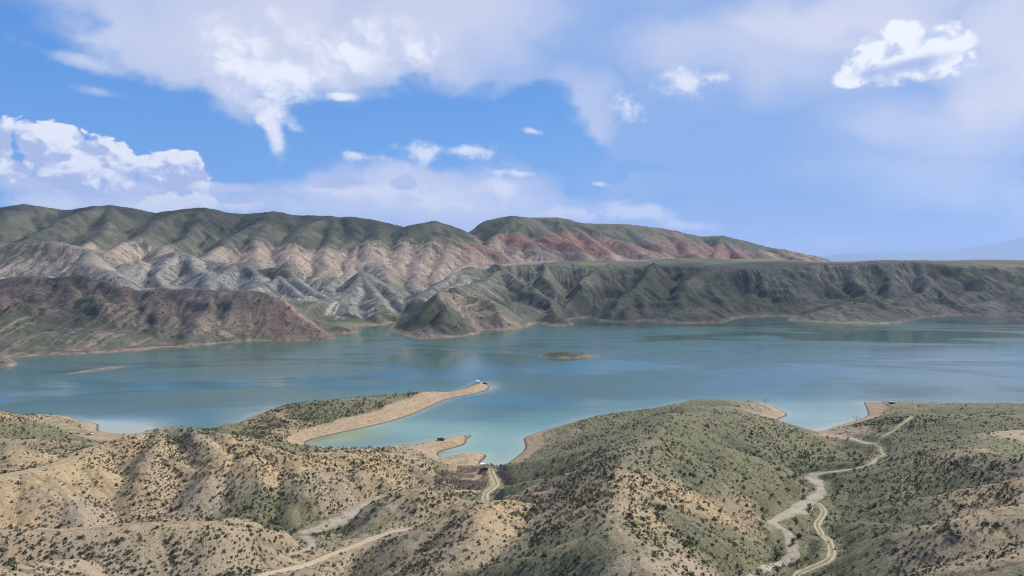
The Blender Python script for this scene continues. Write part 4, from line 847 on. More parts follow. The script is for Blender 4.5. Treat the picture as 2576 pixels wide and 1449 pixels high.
at = {'cover': np.stack([vg, rd, wh], -1).reshape(-1, 3), 'rill': np.stack([uF, dF, strF], -1).reshape(-1, 3), 'pink': pk.ravel()}
VF = np.stack([XF, YF, hF], -1).reshape(-1, 3); qF = quads(*XF.shape)
cx_, cy_ = VF[qF, 0].mean(1), VF[qF, 1].mean(1); shm = shF.ravel()[qF].max(1)
isd = [sdist(p, cx_, cy_) < 14 for p in isl]
lab = np.full(len(qF), 4)
lab[cy_ > 1330 + 0 * cx_] = 4
head = (cx_ < -205) & (cy_ < 1345 + .12 * (-205 - cx_)); lab[head] = 3
inlet = (cx_ > -260) & (cx_ < 190) & (cy_ < 1400) & ~head; lab[inlet] = 5
lab[(cy_ > 1900) & ((cx_ < 100) | (cy_ > 2330))] = 6
for i, k in enumerate(isd): lab[k] = i
lab[shm < -40] = -1
for k, nm in ((0, 'island'), (1, 'island'), (2, 'rocky_shore'), (3, 'headland'), (5, 'lakeside_hill'), (4, 'hills'), (6, 'mountains')):
    V, Q, a2 = compact(VF, qF[lab == k], at)
    o = link(nm, quick_mesh(nm, V, Q, M_far, a2)); tag(o, kind='structure')

# ------------------------------------------------------------------ water
XW, YW = fan(240, 2000, .006, 50, 520)
shW = np.minimum(-sdist(lake, XW, YW), 400)
for p in isl: shW = np.minimum(shW, sdist(p, XW, YW))
def bl(cr, x, y, rx, ry):
    a = atz(cr, x, y); return np.exp(-(((XW - a[0]) / rx) ** 2 + ((YW - a[1]) / ry) ** 2))
edge = 1 - sst(shW, 0, 45)
milk = 1.15 * np.clip(.95 * bl('A', 800, 405, 26, 34) + .6 * bl('A', 660, 345, 30, 18) + .9 * bl('A', 930, 420, 16, 22) + .45 * bl('C', 1000, 395, 36, 16) + .25 * bl('C', 1000, 300, 60, 70) + .35 * bl('B', 1200, 640, 30, 14) + .16 * bl('B', 1250, 560, 60, 50) + .3 * bl('B', 1210, 75, 9, 30) + .22 * bl('C', 1800, 200, 150, 14), 0, 1)
milk = np.clip(milk + (.10 + .2 * (YW < 760)) * (1 - sst(shW, 0, 12)), 0, 1)
grn = np.clip(1.0 * bl('B', 0, 455, 26, 16) + .8 * bl('B', 180, 410, 26, 14) + .5 * bl('B', 880, 548, 12, 5), 0, 1)
tq = np.clip(.8 * bl('B', 550, 380, 55, 24) + .9 * bl('B', 1250, 520, 70, 45) + .8 * bl('C', 1050, 300, 90, 60) + .4 * bl('B', 1500, 330, 130, 60), 0, 1)
tq = np.clip(tq + .12 * (YW < 700) + .0 * tq, 0, 1)
shA = np.clip(shW, 0, 400) * (1 - .6 * tq)
shA = np.where(shW < 3, shW, np.maximum(shA, 4))
qw = quads(*XW.shape); kq = shW.ravel()[qw].max(1) > -8
V, Q, a2 = compact(np.stack([XW, YW, XW * 0], -1).reshape(-1, 3), qw[kq], {'shore': np.stack([shA, milk, grn], -1).reshape(-1, 3), 'shallow': tq.ravel()})
o = link('lake', quick_mesh('lake', V, Q, M_water, a2)); tag(o, kind='structure')

# ------------------------------------------------------------------ far plain and the blue mountain behind
m, b = new_mat('distant_land'); E.link(mix(noise(E(E.nt.nodes.new('ShaderNodeTexCoord').outputs['Object']), .002, 5), (.10, .13, .14), (.16, .18, .18)), b.inputs['Base Color']); M_dist = m
xs = np.linspace(-50000, 55000, 120); ys = 4100 * (80000 / 4100) ** np.linspace(0, 1, 60)
X, Y = np.meshgrid(xs, ys); Z = 40 + 12 * fbm(X / 2500, Y / 2500)
o = link('plain', quick_mesh('plain', np.stack([X, Y, Z], -1).reshape(-1, 3), quads(*X.shape), M_dist)); tag(o, kind='structure')
xs = np.linspace(8000, 40000, 240); ys = np.linspace(36000, 54000, 60); X, Y = np.meshgrid(xs, ys)
prof = 2.05 * np.interp(X[0] / 45000, [(q[0] - 1288) / F for q in [(2060, 0), (2120, 0), (2300, 0), (2400, 0), (2500, 0), (2576, 0), (3000, 0), (3600, 0)]], [50, 270, 330, 370, 560, 760, 1060, 900])
Z = 40 + np.maximum(prof[None] - 100, 0) * np.clip(1 - np.abs(Y - 45000) / 9000, 0, 1) ** .9 * (0.93 + .14 * fbm(X / 1500, Y / 1500, 5)) - 30 * (prof[None] < 110)
o = link('mountains', quick_mesh('mountains', np.stack([X, Y, Z], -1).reshape(-1, 3), quads(*X.shape), M_dist)); tag(o, kind='structure')

# ================================================================== VEGETATION
def smat(name, base, var, rough=.85, tr=False):
    m, b = new_mat(name); t = attr('tint', 'Fac')
    n = noise(E(E.nt.nodes.new('ShaderNodeTexCoord').outputs['Object']), 3.0, 4, .6)
    E.link(mix(ss(n * .4 + t * .8, .25, .95), base, var), b.inputs['Base Color']); b.inputs['Roughness'].default_value = rough
    return m
M_shrub = smat('dark_shrub', (.020, .027, .014), (.052, .056, .028))
M_green = smat('green_shrub', (.030, .050, .014), (.075, .105, .030))
M_tuft = smat('grass_tuft', (.046, .050, .024), (.125, .122, .060))
M_wood = smat('bare_wood', (.20, .15, .115), (.33, .26, .21))
M_reed = smat('dry_reed', (.27, .195, .155), (.44, .345, .28))
def clump_proto(n, seed, flat=.75, leaf=.34, up=0.0):
    r = np.random.default_rng(seed); V = []
    for i in range(n):
        a = r.uniform(0, 2 * pi); rr = r.uniform(.05, 1) ** .5; zz = r.uniform(0.02, 1)
        lob = .78 + .22 * math.sin(3 * a + seed) + .12 * math.sin(7 * a + 2 * seed)
        rad = rr * lob * math.sqrt(max(0, 1 - (zz * .92) ** 2)); p = np.array([rad * cos(a), rad * sin(a), zz * flat])
        d1 = r.normal(size=3); d1[2] *= .6; d1 /= np.linalg.norm(d1); out = np.array([cos(a) * .5, sin(a) * .5, .8 + up]); d2 = np.cross(d1, out); d2 /= np.linalg.norm(d2) + 1e-9
        s1, s2 = leaf * r.uniform(.6, 1.3), leaf * r.uniform(.4, .9)
        V += [p - d1 * s1 * .5 - d2 * s2 * .2, p + d2 * s2 * .5 - d1 * .1 * s1, p + d1 * s1 * .5 + np.array([0, 0, .06]), p - d2 * s2 * .5 + d1 * .1 * s1]
    return np.array(V)
def merged(name, P, S, protos, mat, hs=1.0, seed=1):
    r = np.random.default_rng(seed); Vs = []; T = []; k = r.integers(0, len(protos), len(P)); a = r.uniform(0, 2 * pi, len(P)); t = r.random(len(P))
    for i, pr in enumerate(protos):
        m_ = k == i; n = m_.sum()
        if n == 0: continue
        c_, s_ = np.cos(a[m_])[:, None], np.sin(a[m_])[:, None]; sc1 = S[m_][:, None]
        x = (pr[None, :, 0] * c_ - pr[None, :, 1] * s_) * sc1; y = (pr[None, :, 0] * s_ + pr[None, :, 1] * c_) * sc1; z = pr[None, :, 2] * sc1 * hs
        Vs.append(np.stack([x + P[m_][:, 0:1], y + P[m_][:, 1:2], z + P[m_][:, 2:3] - .08 * sc1], -1).reshape(-1, 3)); T.append(np.repeat(t[m_], len(pr)))
    V = np.concatenate(Vs); q = np.arange(len(V)).reshape(-1, 4)
    return link(name, quick_mesh(name, V, q, mat, {'tint': np.concatenate(T)}, smooth=False))
def in_view(x, y, z, mxa=.70):
    """seen from the eye over the near ground (with a small allowance)"""
    py = 260 + 740 * (EYE - z) / y
    ok = (np.abs(x) < mxa * y) & (py < 590)
    vis = np.ones(len(x), bool)
    for f in np.linspace(.3, .985, 50):
        X, Y, Z = x * f, y * f, EYE + (z - EYE) * f
        vis &= ~((Y > 96) & (N.s(N.h, X, Y) > Z + .2))
    return ok & vis
r = np.random.default_rng(3)
def scatter(cell, prob):
    gx = np.arange(-560, 560, cell); gy = np.arange(120, 700, cell); X, Y = np.meshgrid(gx, gy)
    X = (X + r.uniform(-.5, .5, X.shape) * cell * 1.3).ravel(); Y = (Y + r.uniform(-.5, .5, Y.shape) * cell * 1.3).ravel()
    k = (np.abs(X) < .74 * Y) ; X, Y = X[k], Y[k]
    k = N.s(N.sh, X, Y) > 3; X, Y = X[k], Y[k]
    k = r.random(len(X)) < prob(X, Y) * (.35 + .65 * sst(N.s(N.d, X, Y), .5, 4.0)) * (.75 + .5 * sst(N.s(N.d, X, Y), 6, 16)); X, Y = X[k], Y[k]
    k = (N.s(near_strip, X, Y) > .3) | (r.random(len(X)) < .12 * (N.s(near_strip, X, Y) > -1.2)); X, Y = X[k], Y[k]
    H, st = hfine(X, Y); k = (st < .5) ; X, Y, H = X[k], Y[k], H[k]
    k = in_view(X, Y, H + .5); X, Y, H = X[k], Y[k], H[k]
    gx_ = (N.s(N.h, X + 2, Y) - N.s(N.h, X - 2, Y)) / 4; gy_ = (N.s(N.h, X, Y + 2) - N.s(N.h, X, Y - 2)) / 4; D_ = np.sqrt(X * X + Y * Y + (EYE - H) ** 2)
    fc_ = (gx_ * X + gy_ * Y + (EYE - H)) / D_ / np.sqrt(1 + gx_ ** 2 + gy_ ** 2); k = r.random(len(X)) < np.clip(fc_ / .20, .04, 1); return X[k], Y[k], H[k]
def clus(X, Y): return .42 + 1.1 * sst(fbm(X / 9, Y / 9, 3), .35, .65)
X, Y, H = scatter(1.28, lambda x, y: .86 * Zg.s(Zg.V[1], x, y) * clus(x, y) * (1 - .32 * sst(x, 40, 110)))
S = np.clip(np.exp(r.normal(-.66, .40, len(X))), .28, 1.5)
app = S / np.hypot(X, Y); order = np.argsort(-app)
P = np.stack([X, Y, H], 1)
inf = (np.abs(X) / Y < .685) & (260 + 740 * (EYE - H) / Y < 572)
order = [i for i in order if inf[i]]; big = np.array(order[:300]); rest = np.setdiff1d(np.arange(len(X)), big)
print('shrubs', len(X))
prot_s = [clump_proto(24, 10 + i, 1.0, .62) for i in range(6)]
tag(merged('scrub', P[rest], S[rest], prot_s, M_shrub), 'thousands of small dark shrubs dotted over the sandy near hills', 'scrub', kind='stuff')
def clump_mesh(name, n, seed, mat, flat=.8, leaf=.28, stems=True):
    V = clump_proto(n, seed, flat, leaf); t = np.repeat(np.random.default_rng(seed).random(n), 4)
    return quick_mesh(name, V, np.arange(len(V)).reshape(-1, 4), mat, {'tint': t}, smooth=False)
ZN = [('the left end of the lower left ridge', 'A', 150, 1220), ('the middle of the lower left ridge', 'A', 750, 1200), ('the crest of the lower left ridge', 'A', 1250, 1100), ('the right end of the lower left ridge', 'A', 1750, 1200), ('the bottom edge below the lower left ridge', 'A', 900, 1380),
      ('the left bottom corner', 'A', 150, 1380), ('the right foot of the lower left ridge', 'A', 1650, 1380), ('the left flank of the spotted dome', 'A', 900, 650), ('the middle of the spotted dome', 'A', 1350, 650), ('the right flank of the spotted dome', 'A', 1950, 680), ('the foot of the spotted dome', 'A', 1300, 900),
      ('the tan shoulder at far left', 'A', 300, 800), ('the hump left of the cove', 'B', 400, 640), ('the small cone before the cove', 'B', 680, 880), ('the road cut left of centre', 'B', 350, 1300), ('the top of the central knoll', 'B', 1200, 960), ('the left side of the central knoll', 'B', 950, 1150), ('the front of the central knoll', 'B', 1200, 1250),
      ('the right side of the central knoll', 'B', 1500, 1100), ('the saddle right of the knoll', 'B', 1800, 1000), ('the green hollow at bottom centre', 'B', 1600, 1380), ('the steep tan bank right of centre', 'B', 2300, 900), ('the slope under the tan bank', 'B', 2250, 1200), ('the bottom edge right of centre', 'C', 150, 1380),
      ('the left side of the right valley', 'C', 450, 1150), ('the orange patch of the left valley side', 'C', 200, 950), ('the right side of the right valley', 'C', 1500, 1050), ('the crest at the right edge', 'C', 2300, 960), ('the upper spotted slope at right', 'C', 2200, 860), ('the lower right slope, its left part', 'C', 1600, 1330),
      ('the lower right slope, its middle', 'C', 1950, 1230), ('the lower right slope, its upper part', 'C', 2350, 1130), ('the right bottom corner', 'C', 2350, 1330), ('the middle of the right bottom edge', 'C', 2000, 1400)]
ZN = [(t, hit(c_, x, y)[:2]) for t, c_, x, y in ZN]
shr_me = [clump_mesh('shrub', 110, 40 + i, M_shrub) for i in range(7)]
qs = np.quantile(S[big], [.33, .67])
for i in big:
    o = link('shrub', shr_me[int(r.integers(7))]); o.location = (P[i, 0], P[i, 1], P[i, 2] - .1 * S[i]); s_ = S[i] * 1.05; o.scale = (s_, s_ * r.uniform(.85, 1.1), s_ * r.uniform(.8, 1.15)); o.rotation_euler = (0, 0, r.uniform(0, 6.28))
    z = min(ZN, key=lambda q: math.hypot(q[1][0] - P[i, 0], q[1][1] - P[i, 1]))[0]
    nn = np.sort(np.hypot(P[:, 0] - P[i, 0], P[:, 1] - P[i, 1]))[1:4]; sz = 'large' if S[i] > qs[1] else ('small' if S[i] < qs[0] else 'medium'); iso = 'standing apart' if nn[0] > 3.0 else ('crowding a neighbour' if nn[0] < 1.5 else ('in a loose cluster' if nn[2] < 4.0 else 'near another one'))
    tag(o, sz + ' dark shrub ' + iso + ' on ' + z, 'shrub', 'dark shrubs on ' + z)
# low tufts
X, Y, H = scatter(1.15, lambda x, y: np.clip(.50 * np.clip(Zg.s(Zg.V[0], x, y), 0, 1.2) + .26, 0, .66) * (.4 + 1.0 * sst(fbm(x / 5, y / 5, 2), .3, .7)))
print('tufts', len(X))
tag(merged('grass_tufts', np.stack([X, Y, H], 1), np.clip(np.exp(r.normal(-.95, .35, len(X))), .2, .8), [clump_proto(6, 80 + i, .7, .8) for i in range(5)], M_tuft), 'low grey green grass tufts covering the near hillsides', 'grass', kind='stuff')
# far shrubs: low dark bushes on the slopes across the lake
gx = np.arange(-1250, 1500, 9.0); gy = np.arange(1010, 2500, 9.0); X, Y = np.meshgrid(gx, gy)
X = (X + r.uniform(-5, 5, X.shape)).ravel(); Y = (Y + r.uniform(-5, 5, Y.shape)).ravel()
k = (np.abs(X) < .74 * Y) & (G.s(G.sh, X, Y) > 12); X, Y = X[k], Y[k]
gm = G.s(G.h, X + 6, Y) - G.s(G.h, X - 6, Y); gn = G.s(G.h, X, Y + 6) - G.s(G.h, X, Y - 6)
pr_ = np.where(Y < 1950, .50, .18) * sst(np.hypot(gm, gn) / 12, .12, .4) * (.3 + 1.2 * sst(fbm(X / 40, Y / 40, 3), .4, .65)); pr_ *= np.where(gn > -1.5, 1, .1)
k = r.random(len(X)) < pr_; X, Y = X[k], Y[k]
def hfar(X, Y):
    h = G.s(G.h, X, Y, True); u_, d_ = G.s(G.u, X, Y), G.s(G.d, X, Y); calm = 1 - .6 * sst(h, 120, 200)
    return h + (4.0 * (fbm(X / 60, Y / 60, 4) - .5) + 2.0 * calm * (fbm(X / 13, Y / 13, 4, .6) - .5) - 4.2 * calm * np.clip(d_ / 50, 0, 1) * (fbm(u_ / 11, d_ / 60, 4, .6, True) - .45) * np.clip(h / 30, 0, 1))
print('far shrubs', len(X))
tag(merged('hillside_scrub', np.stack([X, Y, hfar(X, Y)], 1), np.clip(np.exp(r.normal(.35, .45, len(X))), .8, 4.2), [clump_proto(9, 120 + i, .8, .8) for i in range(5)], M_shrub), 'tiny dark bushes speckling the steep slopes across the lake', 'scrub', kind='stuff')

# ------------------------------------------------------------------ seat things on sight lines
def seat(cr, x, y, marg=1.5):
    """ground point on a sight line, nudged inland when the line only meets water"""
    a = hit(cr, x, y); sd = lambda u, v: float(N.s(N.sh, np.array(u), np.array(v)))
    q = atz(cr, x, y, 1.2)
    if sd(a[0], a[1]) < marg or a[1] > q[1] + 12: a = q
    u, v = float(a[0]), float(a[1])
    for _ in range(60):
        if sd(u, v) >= marg: break
        gx_, gy_ = sd(u + 1.5, v) - sd(u - 1.5, v), sd(u, v + 1.5) - sd(u, v - 1.5); L = math.hypot(gx_, gy_) + 1e-6; u += .4 * gx_ / L; v += .4 * gy_ / L
    return (u, v, float(hfine(np.array([u]), np.array([v]))[0][0]))
def tubes(segs, mat, name, sides=5, seed=0):
    """tapered limbs: list of (p0, p1, r0, r1)"""
    V = []; Q = []
    for p0, p1, r0, r1 in segs:
        p0, p1 = np.array(p0, float), np.array(p1, float); d = p1 - p0; d /= np.linalg.norm(d) + 1e-9
        a = np.cross(d, [0, .3, 1.0] if abs(d[2]) < .9 else [1, 0, 0]); a /= np.linalg.norm(a); b_ = np.cross(d, a); n0 = len(V)
        for p, rr in ((p0, r0), (p1, r1)):
            for i in range(sides): t = 2 * pi * i / sides; V.append(p + rr * (a * cos(t) + b_ * sin(t)))
        for i in range(sides): j = (i + 1) % sides; Q.append((n0 + i, n0 + j, n0 + sides + j, n0 + sides + i))
    V = np.array(V); return quick_mesh(name, V, np.array(Q), mat, {'tint': np.full(len(V), .5)})
def bare_tree(name, pos, h, label, cat, seed, spread=.9, leafy=0, mat=None):
    q = random.Random(seed); root = bpy.data.objects.new(name, None); COL.objects.link(root); root.location = pos; tag(root, label, cat)
    tr = [((0, 0, -.3), (0.05 * h, 0, h * .33), .045 * h, .032 * h)]; br = []; tips = []
    def grow(p, d, L, rad, lv):
        e = (p[0] + d[0] * L, p[1] + d[1] * L, p[2] + d[2] * L); br.append((p, e, rad, rad * .55)); tips.append(e)
        if lv == 0: return
        for _ in range(3 if lv > 1 else 4):
            nd = np.array(d) + np.array([q.uniform(-1, 1), q.uniform(-1, 1), q.uniform(-.2, .6)]) * spread * .8; nd /= np.linalg.norm(nd); grow(e, nd, L * q.uniform(.55, .8), rad * .55, lv - 1)
    for i in range(4):
        a = i * 1.57 + q.uniform(-.5, .5); d = np.array([cos(a) * spread, sin(a) * spread, q.uniform(.6, 1.1)]); d /= np.linalg.norm(d); grow((0.05 * h, 0, h * .31), d, h * .30, .024 * h, 3)
    link('trunk', tubes(tr, mat or M_wood, 'trunk', 7), root)
    link('crown', tubes(br, mat or M_wood, 'crown', 4), root)
    if leafy:
        V = np.concatenate([clump_proto(leafy, seed + i, .5, .16 * h)[:leafy * 4] * .2 * h * np.array([1, 1, 1]) * .5 + np.array(tips[q.randrange(len(tips))]) for i in range(26)])
        link('foliage', quick_mesh('foliage', V, np.arange(len(V)).reshape(-1, 4), M_green, {'tint': np.full(len(V), .6)}, smooth=False), root)
    return root
bare_tree('bare_tree', seat('C', 1318, 332), 5.2, 'leafless pale tree alone on the sand at the edge of the right bay', 'tree', 4, 1.1)
bare_tree('bare_tree', seat('C', 662, 205), 4.6, 'thinly leafed small tree on the stony tip left of the right bay', 'tree', 9, .7, 3)
bare_tree('bare_bush', seat('A', 700, 400), 3.0, 'leafless reddish bush at the sandy point by the parked white car', 'bush', 12, .8)
bare_tree('bare_bush', seat('C', 1888, 226), 3.6, 'twiggy dark bush on the grass to the right of the headland car', 'bush', 15, 1.0, 5)
def bush(name, pos, w_, h_, label, mat, n=240, seed=1, parts=True):
    root = bpy.data.objects.new(name, None); COL.objects.link(root); root.location = pos; tag(root, label, 'bush')
    q = np.random.default_rng(seed); V = []; seg = []
    for i in range(5):
        a = q.uniform(0, 6.28); rr = q.uniform(.1, .6) if i else 0; c0 = np.array([cos(a) * rr * w_ * .5, sin(a) * rr * w_ * .5, q.uniform(0, .18) * h_])
        k = q.uniform(.55, .85); V.append(clump_proto(n // 5, seed * 7 + i, 1.0, .26) * np.array([w_ * .5 * k, w_ * .5 * k, h_ * k]) + c0)
        seg.append(((0, 0, -.2), tuple(c0 + np.array([0, 0, h_ * .5])), .07, .03))
    V = np.concatenate(V); t = np.repeat(q.random(len(V) // 4), 4)
    link('foliage', quick_mesh('foliage', V, np.arange(len(V)).reshape(-1, 4), mat, {'tint': t}, smooth=False), root)
    link('stem', tubes(seg, M_wood, 'stem', 5), root)
GB = [(1143, 600, 6.5, 2.6, 'wide green bush on the left side of the flat where the stream widens'), (1143, 622, 3.4, 1.3, 'small green bush just in front of the wide bush on the stream flat'), (1308, 615, 5.0, 2.4, 'dark green bush, left one of the pair right of the stream flat'),
      (1370, 618, 4.2, 2.2, 'dark green bush, right one of the pair right of the stream flat'), (1330, 650, 3.2, 1.9, 'small dark green bush in front of the pair by the right stream arm'), (1308, 570, 3.2, 2.6, 'upright green bush behind the pair on the stream flat'),
      (1266, 570, 2.4, 2.0, 'narrow green bush left of the upright one on the stream flat'), (1354, 585, 3.0, 1.5, 'low green bush right behind the dark pair'), (990, 672, 3.4, 2.2, 'round dark green bush at the left end of the pale sand bar'), (1042, 668, 3.4, 1.6, 'low bush beside the round one on the pale sand bar'),
      (878, 740, 4.4, 3.6, 'big dark green bush where the stream bed meets the left hill foot'), (915, 712, 3.0, 2.8, 'tall green bush touching the big one at the left hill foot'), (935, 788, 4.8, 2.3, 'wide dark green bush on the gravel at the first stream bend'), (940, 840, 2.6, 1.7, 'small green bush on gravel below the first stream bend'),
      (936, 890, 3.6, 1.9, 'green bush on the inner gravel above the track fork'), (975, 972, 4.0, 3.2, 'big dark bush between the stream bed and the curving track'), (888, 1060, 3.4, 2.2, 'green bush on the grass below the stream elbow'), (1106, 1040, 2.4, 1.8, 'small green bush right of the curving track at its upper bend'),
      (1147, 1105, 2.6, 2.0, 'green bush on the slope foot right of the curving track'), (1140, 1005, 2.2, 1.3, 'low bush above the track bend on the right slope foot'), (822, 842, 3.6, 2.3, 'grey green bush on the bright grass left of the stream'), (856, 1222, 2.8, 2.8, 'tall green bush on the right bank of the lower stream bed'),
      (906, 1175, 2.4, 1.8, 'grey green bush between lower stream bed and track'), (742, 1330, 4.4, 3.6, 'large bright green bush on the left bank of the lower stream bed'), (1160, 1190, 2.8, 1.4, 'low dark bush right of the track near its lower bend'), (1050, 548, 3.0, 2.4, 'dark bush at the hill foot left of the stream flat'),
      (1048, 612, 2.6, 2.2, 'dark bush at the hill foot below the other one left of the flat'), (1090, 510, 2.4, 1.8, 'dark bush high on the hill foot by the orange bank'), (755, 685, 3.0, 1.6, 'grey bush alone on the lower left hillside of the right valley'), (640, 985, 2.6, 1.8, 'very dark bush in the gully of the left valley side'),
      (615, 1440, 3.8, 2.2, 'green bush at the bottom edge beside the stream bed'), (470, 222, 2.6, 1.3, 'dark bush on the grass behind the stony tip'), (2085, 240, 2.4, 1.4, 'small dark bush on the grassy right headland'), (1610, 275, 2.2, 1.3, 'small dark bush above the heather patch on the right headland')]
for i, (x, y, w_, h_, l) in enumerate(GB): bush('green_bush', seat('C', x, y), w_, h_, l, M_green if 'grey' not in l else M_shrub, 260, 20 + i)
for i, (c_, x, y, w_, h_, l) in enumerate([('A', 2365, 1095, 2.6, 1.3, 'green bush on the pale gravel of the left stream bed, lower one'), ('B', 262, 985, 2.4, 1.3, 'green bush on the pale gravel of the left stream bed, upper one')]): bush('green_bush', seat(c_, x, y), w_, h_, l, M_green, 200, 70 + i)
def dead(name, pos, w_, h_, label, seed, n=34):
    q = random.Random(seed); seg = []
    for i in range(n):
        a = q.uniform(0, 6.28); rr = q.uniform(0, .5) * w_; x, y = rr * cos(a), rr * sin(a); k = q.uniform(.6, 1) * h_; e = (x * 1.25 + q.uniform(-.2, .2), y * 1.25, k); seg.append(((x * .8, y * .8, -.2), e, .05, .02))
        for _ in range(2): m2 = (x + (e[0] - x) * .6, y + (e[1] - y) * .6, k * .6); seg.append((m2, (m2[0] + q.uniform(-.4, .4), m2[1] + q.uniform(-.4, .4), m2[2] + q.uniform(.2, .5) * h_ * .6), .03, .012))
    root = bpy.data.objects.new(name, None); COL.objects.link(root); root.location = pos; tag(root, label, 'bush'); link('twigs', tubes(seg, M_reed, 'twigs', 3), root)
for i, (x, y, w_, h_, l) in enumerate([(1265, 515, 4.0, 2.2, 'leafless grey brown bush at the upper left of the stream flat'), (1330, 520, 4.6, 2.2, 'broad leafless brown bush at the back centre of the stream flat'), (1395, 548, 4.4, 2.6, 'pale leafless bush with upright stems in the middle of the flat'), (1442, 528, 4.0, 2.8, 'leafless brown bush beside the track on the flat'),
      (1550, 538, 2.6, 3.0, 'lone tall leafless bush on grass right of the track'), (1176, 460, 3.0, 2.0, 'leafless bush near the water on the mud left of the channel'), (1155, 558, 4.6, 2.4, 'leafless grey bush behind the widest green bush'), (1100, 560, 2.6, 1.8, 'small leafless bush at the left edge of the stream flat')]): dead('dry_bush', seat('C', x, y), w_, h_, l, 200 + i)
# dry reeds behind the cove
pts = []
for (x0, y0, x1, y1, n) in ((800, 690, 1190, 800, 1500), (850, 760, 1170, 825, 700), (960, 655, 1130, 700, 500), (1240, 690, 1390, 780, 600)):
    A, B = hit('B', x0, y1), hit('B', x1, y0)
    for _ in range(n):
        a = hit('B', r.uniform(x0, x1), r.uniform(y0, y1)); pts.append(a)
pts = np.array(pts); pts = pts[(N.s(near_strip, pts[:, 0], pts[:, 1]) > .3) & (N.s(N.sh, pts[:, 0], pts[:, 1]) > 2) & (pts[:, 2] < 7)]
pts = pts[fbm(pts[:, 0] / 6, pts[:, 1] / 6, 2) > .38]
def reed_proto(seed):
    q = np.random.default_rng(seed); V = []
    for _ in range(9):
        x, y = q.uniform(-.6, .6, 2); a = q.uniform(0, pi); w2 = .05; h = q.uniform(.7, 1.5); t = q.uniform(-.2, .2, 2)
        V += [(x - cos(a) * w2, y - sin(a) * w2, 0), (x + cos(a) * w2, y + sin(a) * w2, 0), (x + t[0] + .03, y + t[1], h), (x + t[0] - .03, y + t[1], h)]
    return np.array(V)
tag(merged('dry_reeds', pts, r.uniform(.4, .85, len(pts)), [reed_proto(i) for i in range(5)], M_reed), 'purple brown dry reeds and tamarisk on the flat behind the cove', 'reeds', kind='stuff')

# ================================================================== VEHICLES
import bmesh
def pmat(name, col, rough=.4, metal=0.0, spec=.5, coat=0.0):
    m, b = new_mat(name); n = noise(E(E.nt.nodes.new('ShaderNodeTexCoord').outputs['Object']), 6, 3)
    E.link(mix(n, tuple(c_ * .85 for c_ in col), tuple(min(1, c_ * 1.12) for c_ in col)), b.inputs['Base Color'])
    b.inputs['Roughness'].default_value = rough; b.inputs['Metallic'].default_value = metal; b.inputs['Specular IOR Level'].default_value = spec; b.inputs['Coat Weight'].default_value = coat; return m
M_black = pmat('black_paint', (.012, .012, .016), .28, coat=.4); M_white = pmat('white_paint', (.70, .70, .72), .3, coat=.4); M_silver = pmat('silver_paint', (.45, .48, .56), .28, .2, coat=.4)
M_glass = pmat('car_glass', (.02, .025, .03), .08, 0, .6); M_tyre = pmat('rubber', (.02, .02, .02), .8); M_rim = pmat('wheel_metal', (.5, .5, .52), .35, .6)
M_lamp = pmat('lamp_lens', (.75, .76, .75), .15); M_red = pmat('red_lens', (.35, .01, .01), .25); M_plastic = pmat('dark_plastic', (.03, .03, .03), .6); M_navy = pmat('navy_paint', (.02, .025, .05), .3, coat=.4)
M_maroon = pmat('maroon_paint', (.09, .02, .035), .35, coat=.3)
def from_bm(bm, name, mat, smooth=True):
    me = bpy.data.meshes.new(name); bm.to_mesh(me); bm.free(); me.materials.append(mat)
    if smooth: me.polygons.foreach_set('use_smooth', [True] * len(me.polygons)); me.set_sharp_from_angle(angle=radians(35))
    return me
def loft(prof, half, top_z, top_k, name, mat, inset=.07):
    """side outline (x,z) swept across the car width, narrowing above the belt line"""
    bm = bmesh.new(); n = len(prof); cx = sum(p[0] for p in prof) / n; cz = sum(p[1] for p in prof) / n; rows = []
    for yk, ins in ((-1, inset), (-.93, .015), (-.5, 0), (.5, 0), (.93, .015), (1, inset)):
        row = []
        for x, z in prof:
            k = 1 - (1 - top_k) * min(1, max(0, (z - belt) / (top_z - belt))) if z > belt else 1
            L = math.hypot(x - cx, z - cz); row.append(bm.verts.new((x - (x - cx) / L * ins, yk * half * k, z - (z - cz) / L * ins)))
        rows.append(row)
    for a, b_ in zip(rows[:-1], rows[1:]):
        for i in range(n): j = (i + 1) % n; bm.faces.new((a[i], a[j], b_[j], b_[i]))
    bm.faces.new(rows[0]); bm.faces.new(rows[-1][::-1]); bmesh.ops.recalc_face_normals(bm, faces=bm.faces); return from_bm(bm, name, mat)
belt = 1.02
def quadplate(pts, th, name, mat):
    bm = bmesh.new(); v = [bm.verts.new(p) for p in pts]; f = bm.faces.new(v); f.normal_update(); nrm = f.normal.copy()
    e = bmesh.ops.extrude_face_region(bm, geom=[f]); 
    for g_ in e['geom']:
        if isinstance(g_, bmesh.types.BMVert): g_.co += nrm * th
    bmesh.ops.recalc_face_normals(bm, faces=bm.faces); return from_bm(bm, name, mat, False)
def boxm(c, s, name, mat, bev=.02):
    bm = bmesh.new(); bmesh.ops.create_cube(bm, size=1); bmesh.ops.scale(bm, vec=s, verts=bm.verts); bmesh.ops.translate(bm, vec=c, verts=bm.verts)
    bmesh.ops.bevel(bm, geom=bm.edges[:], offset=bev, segments=2, affect='EDGES'); return from_bm(bm, name, mat)
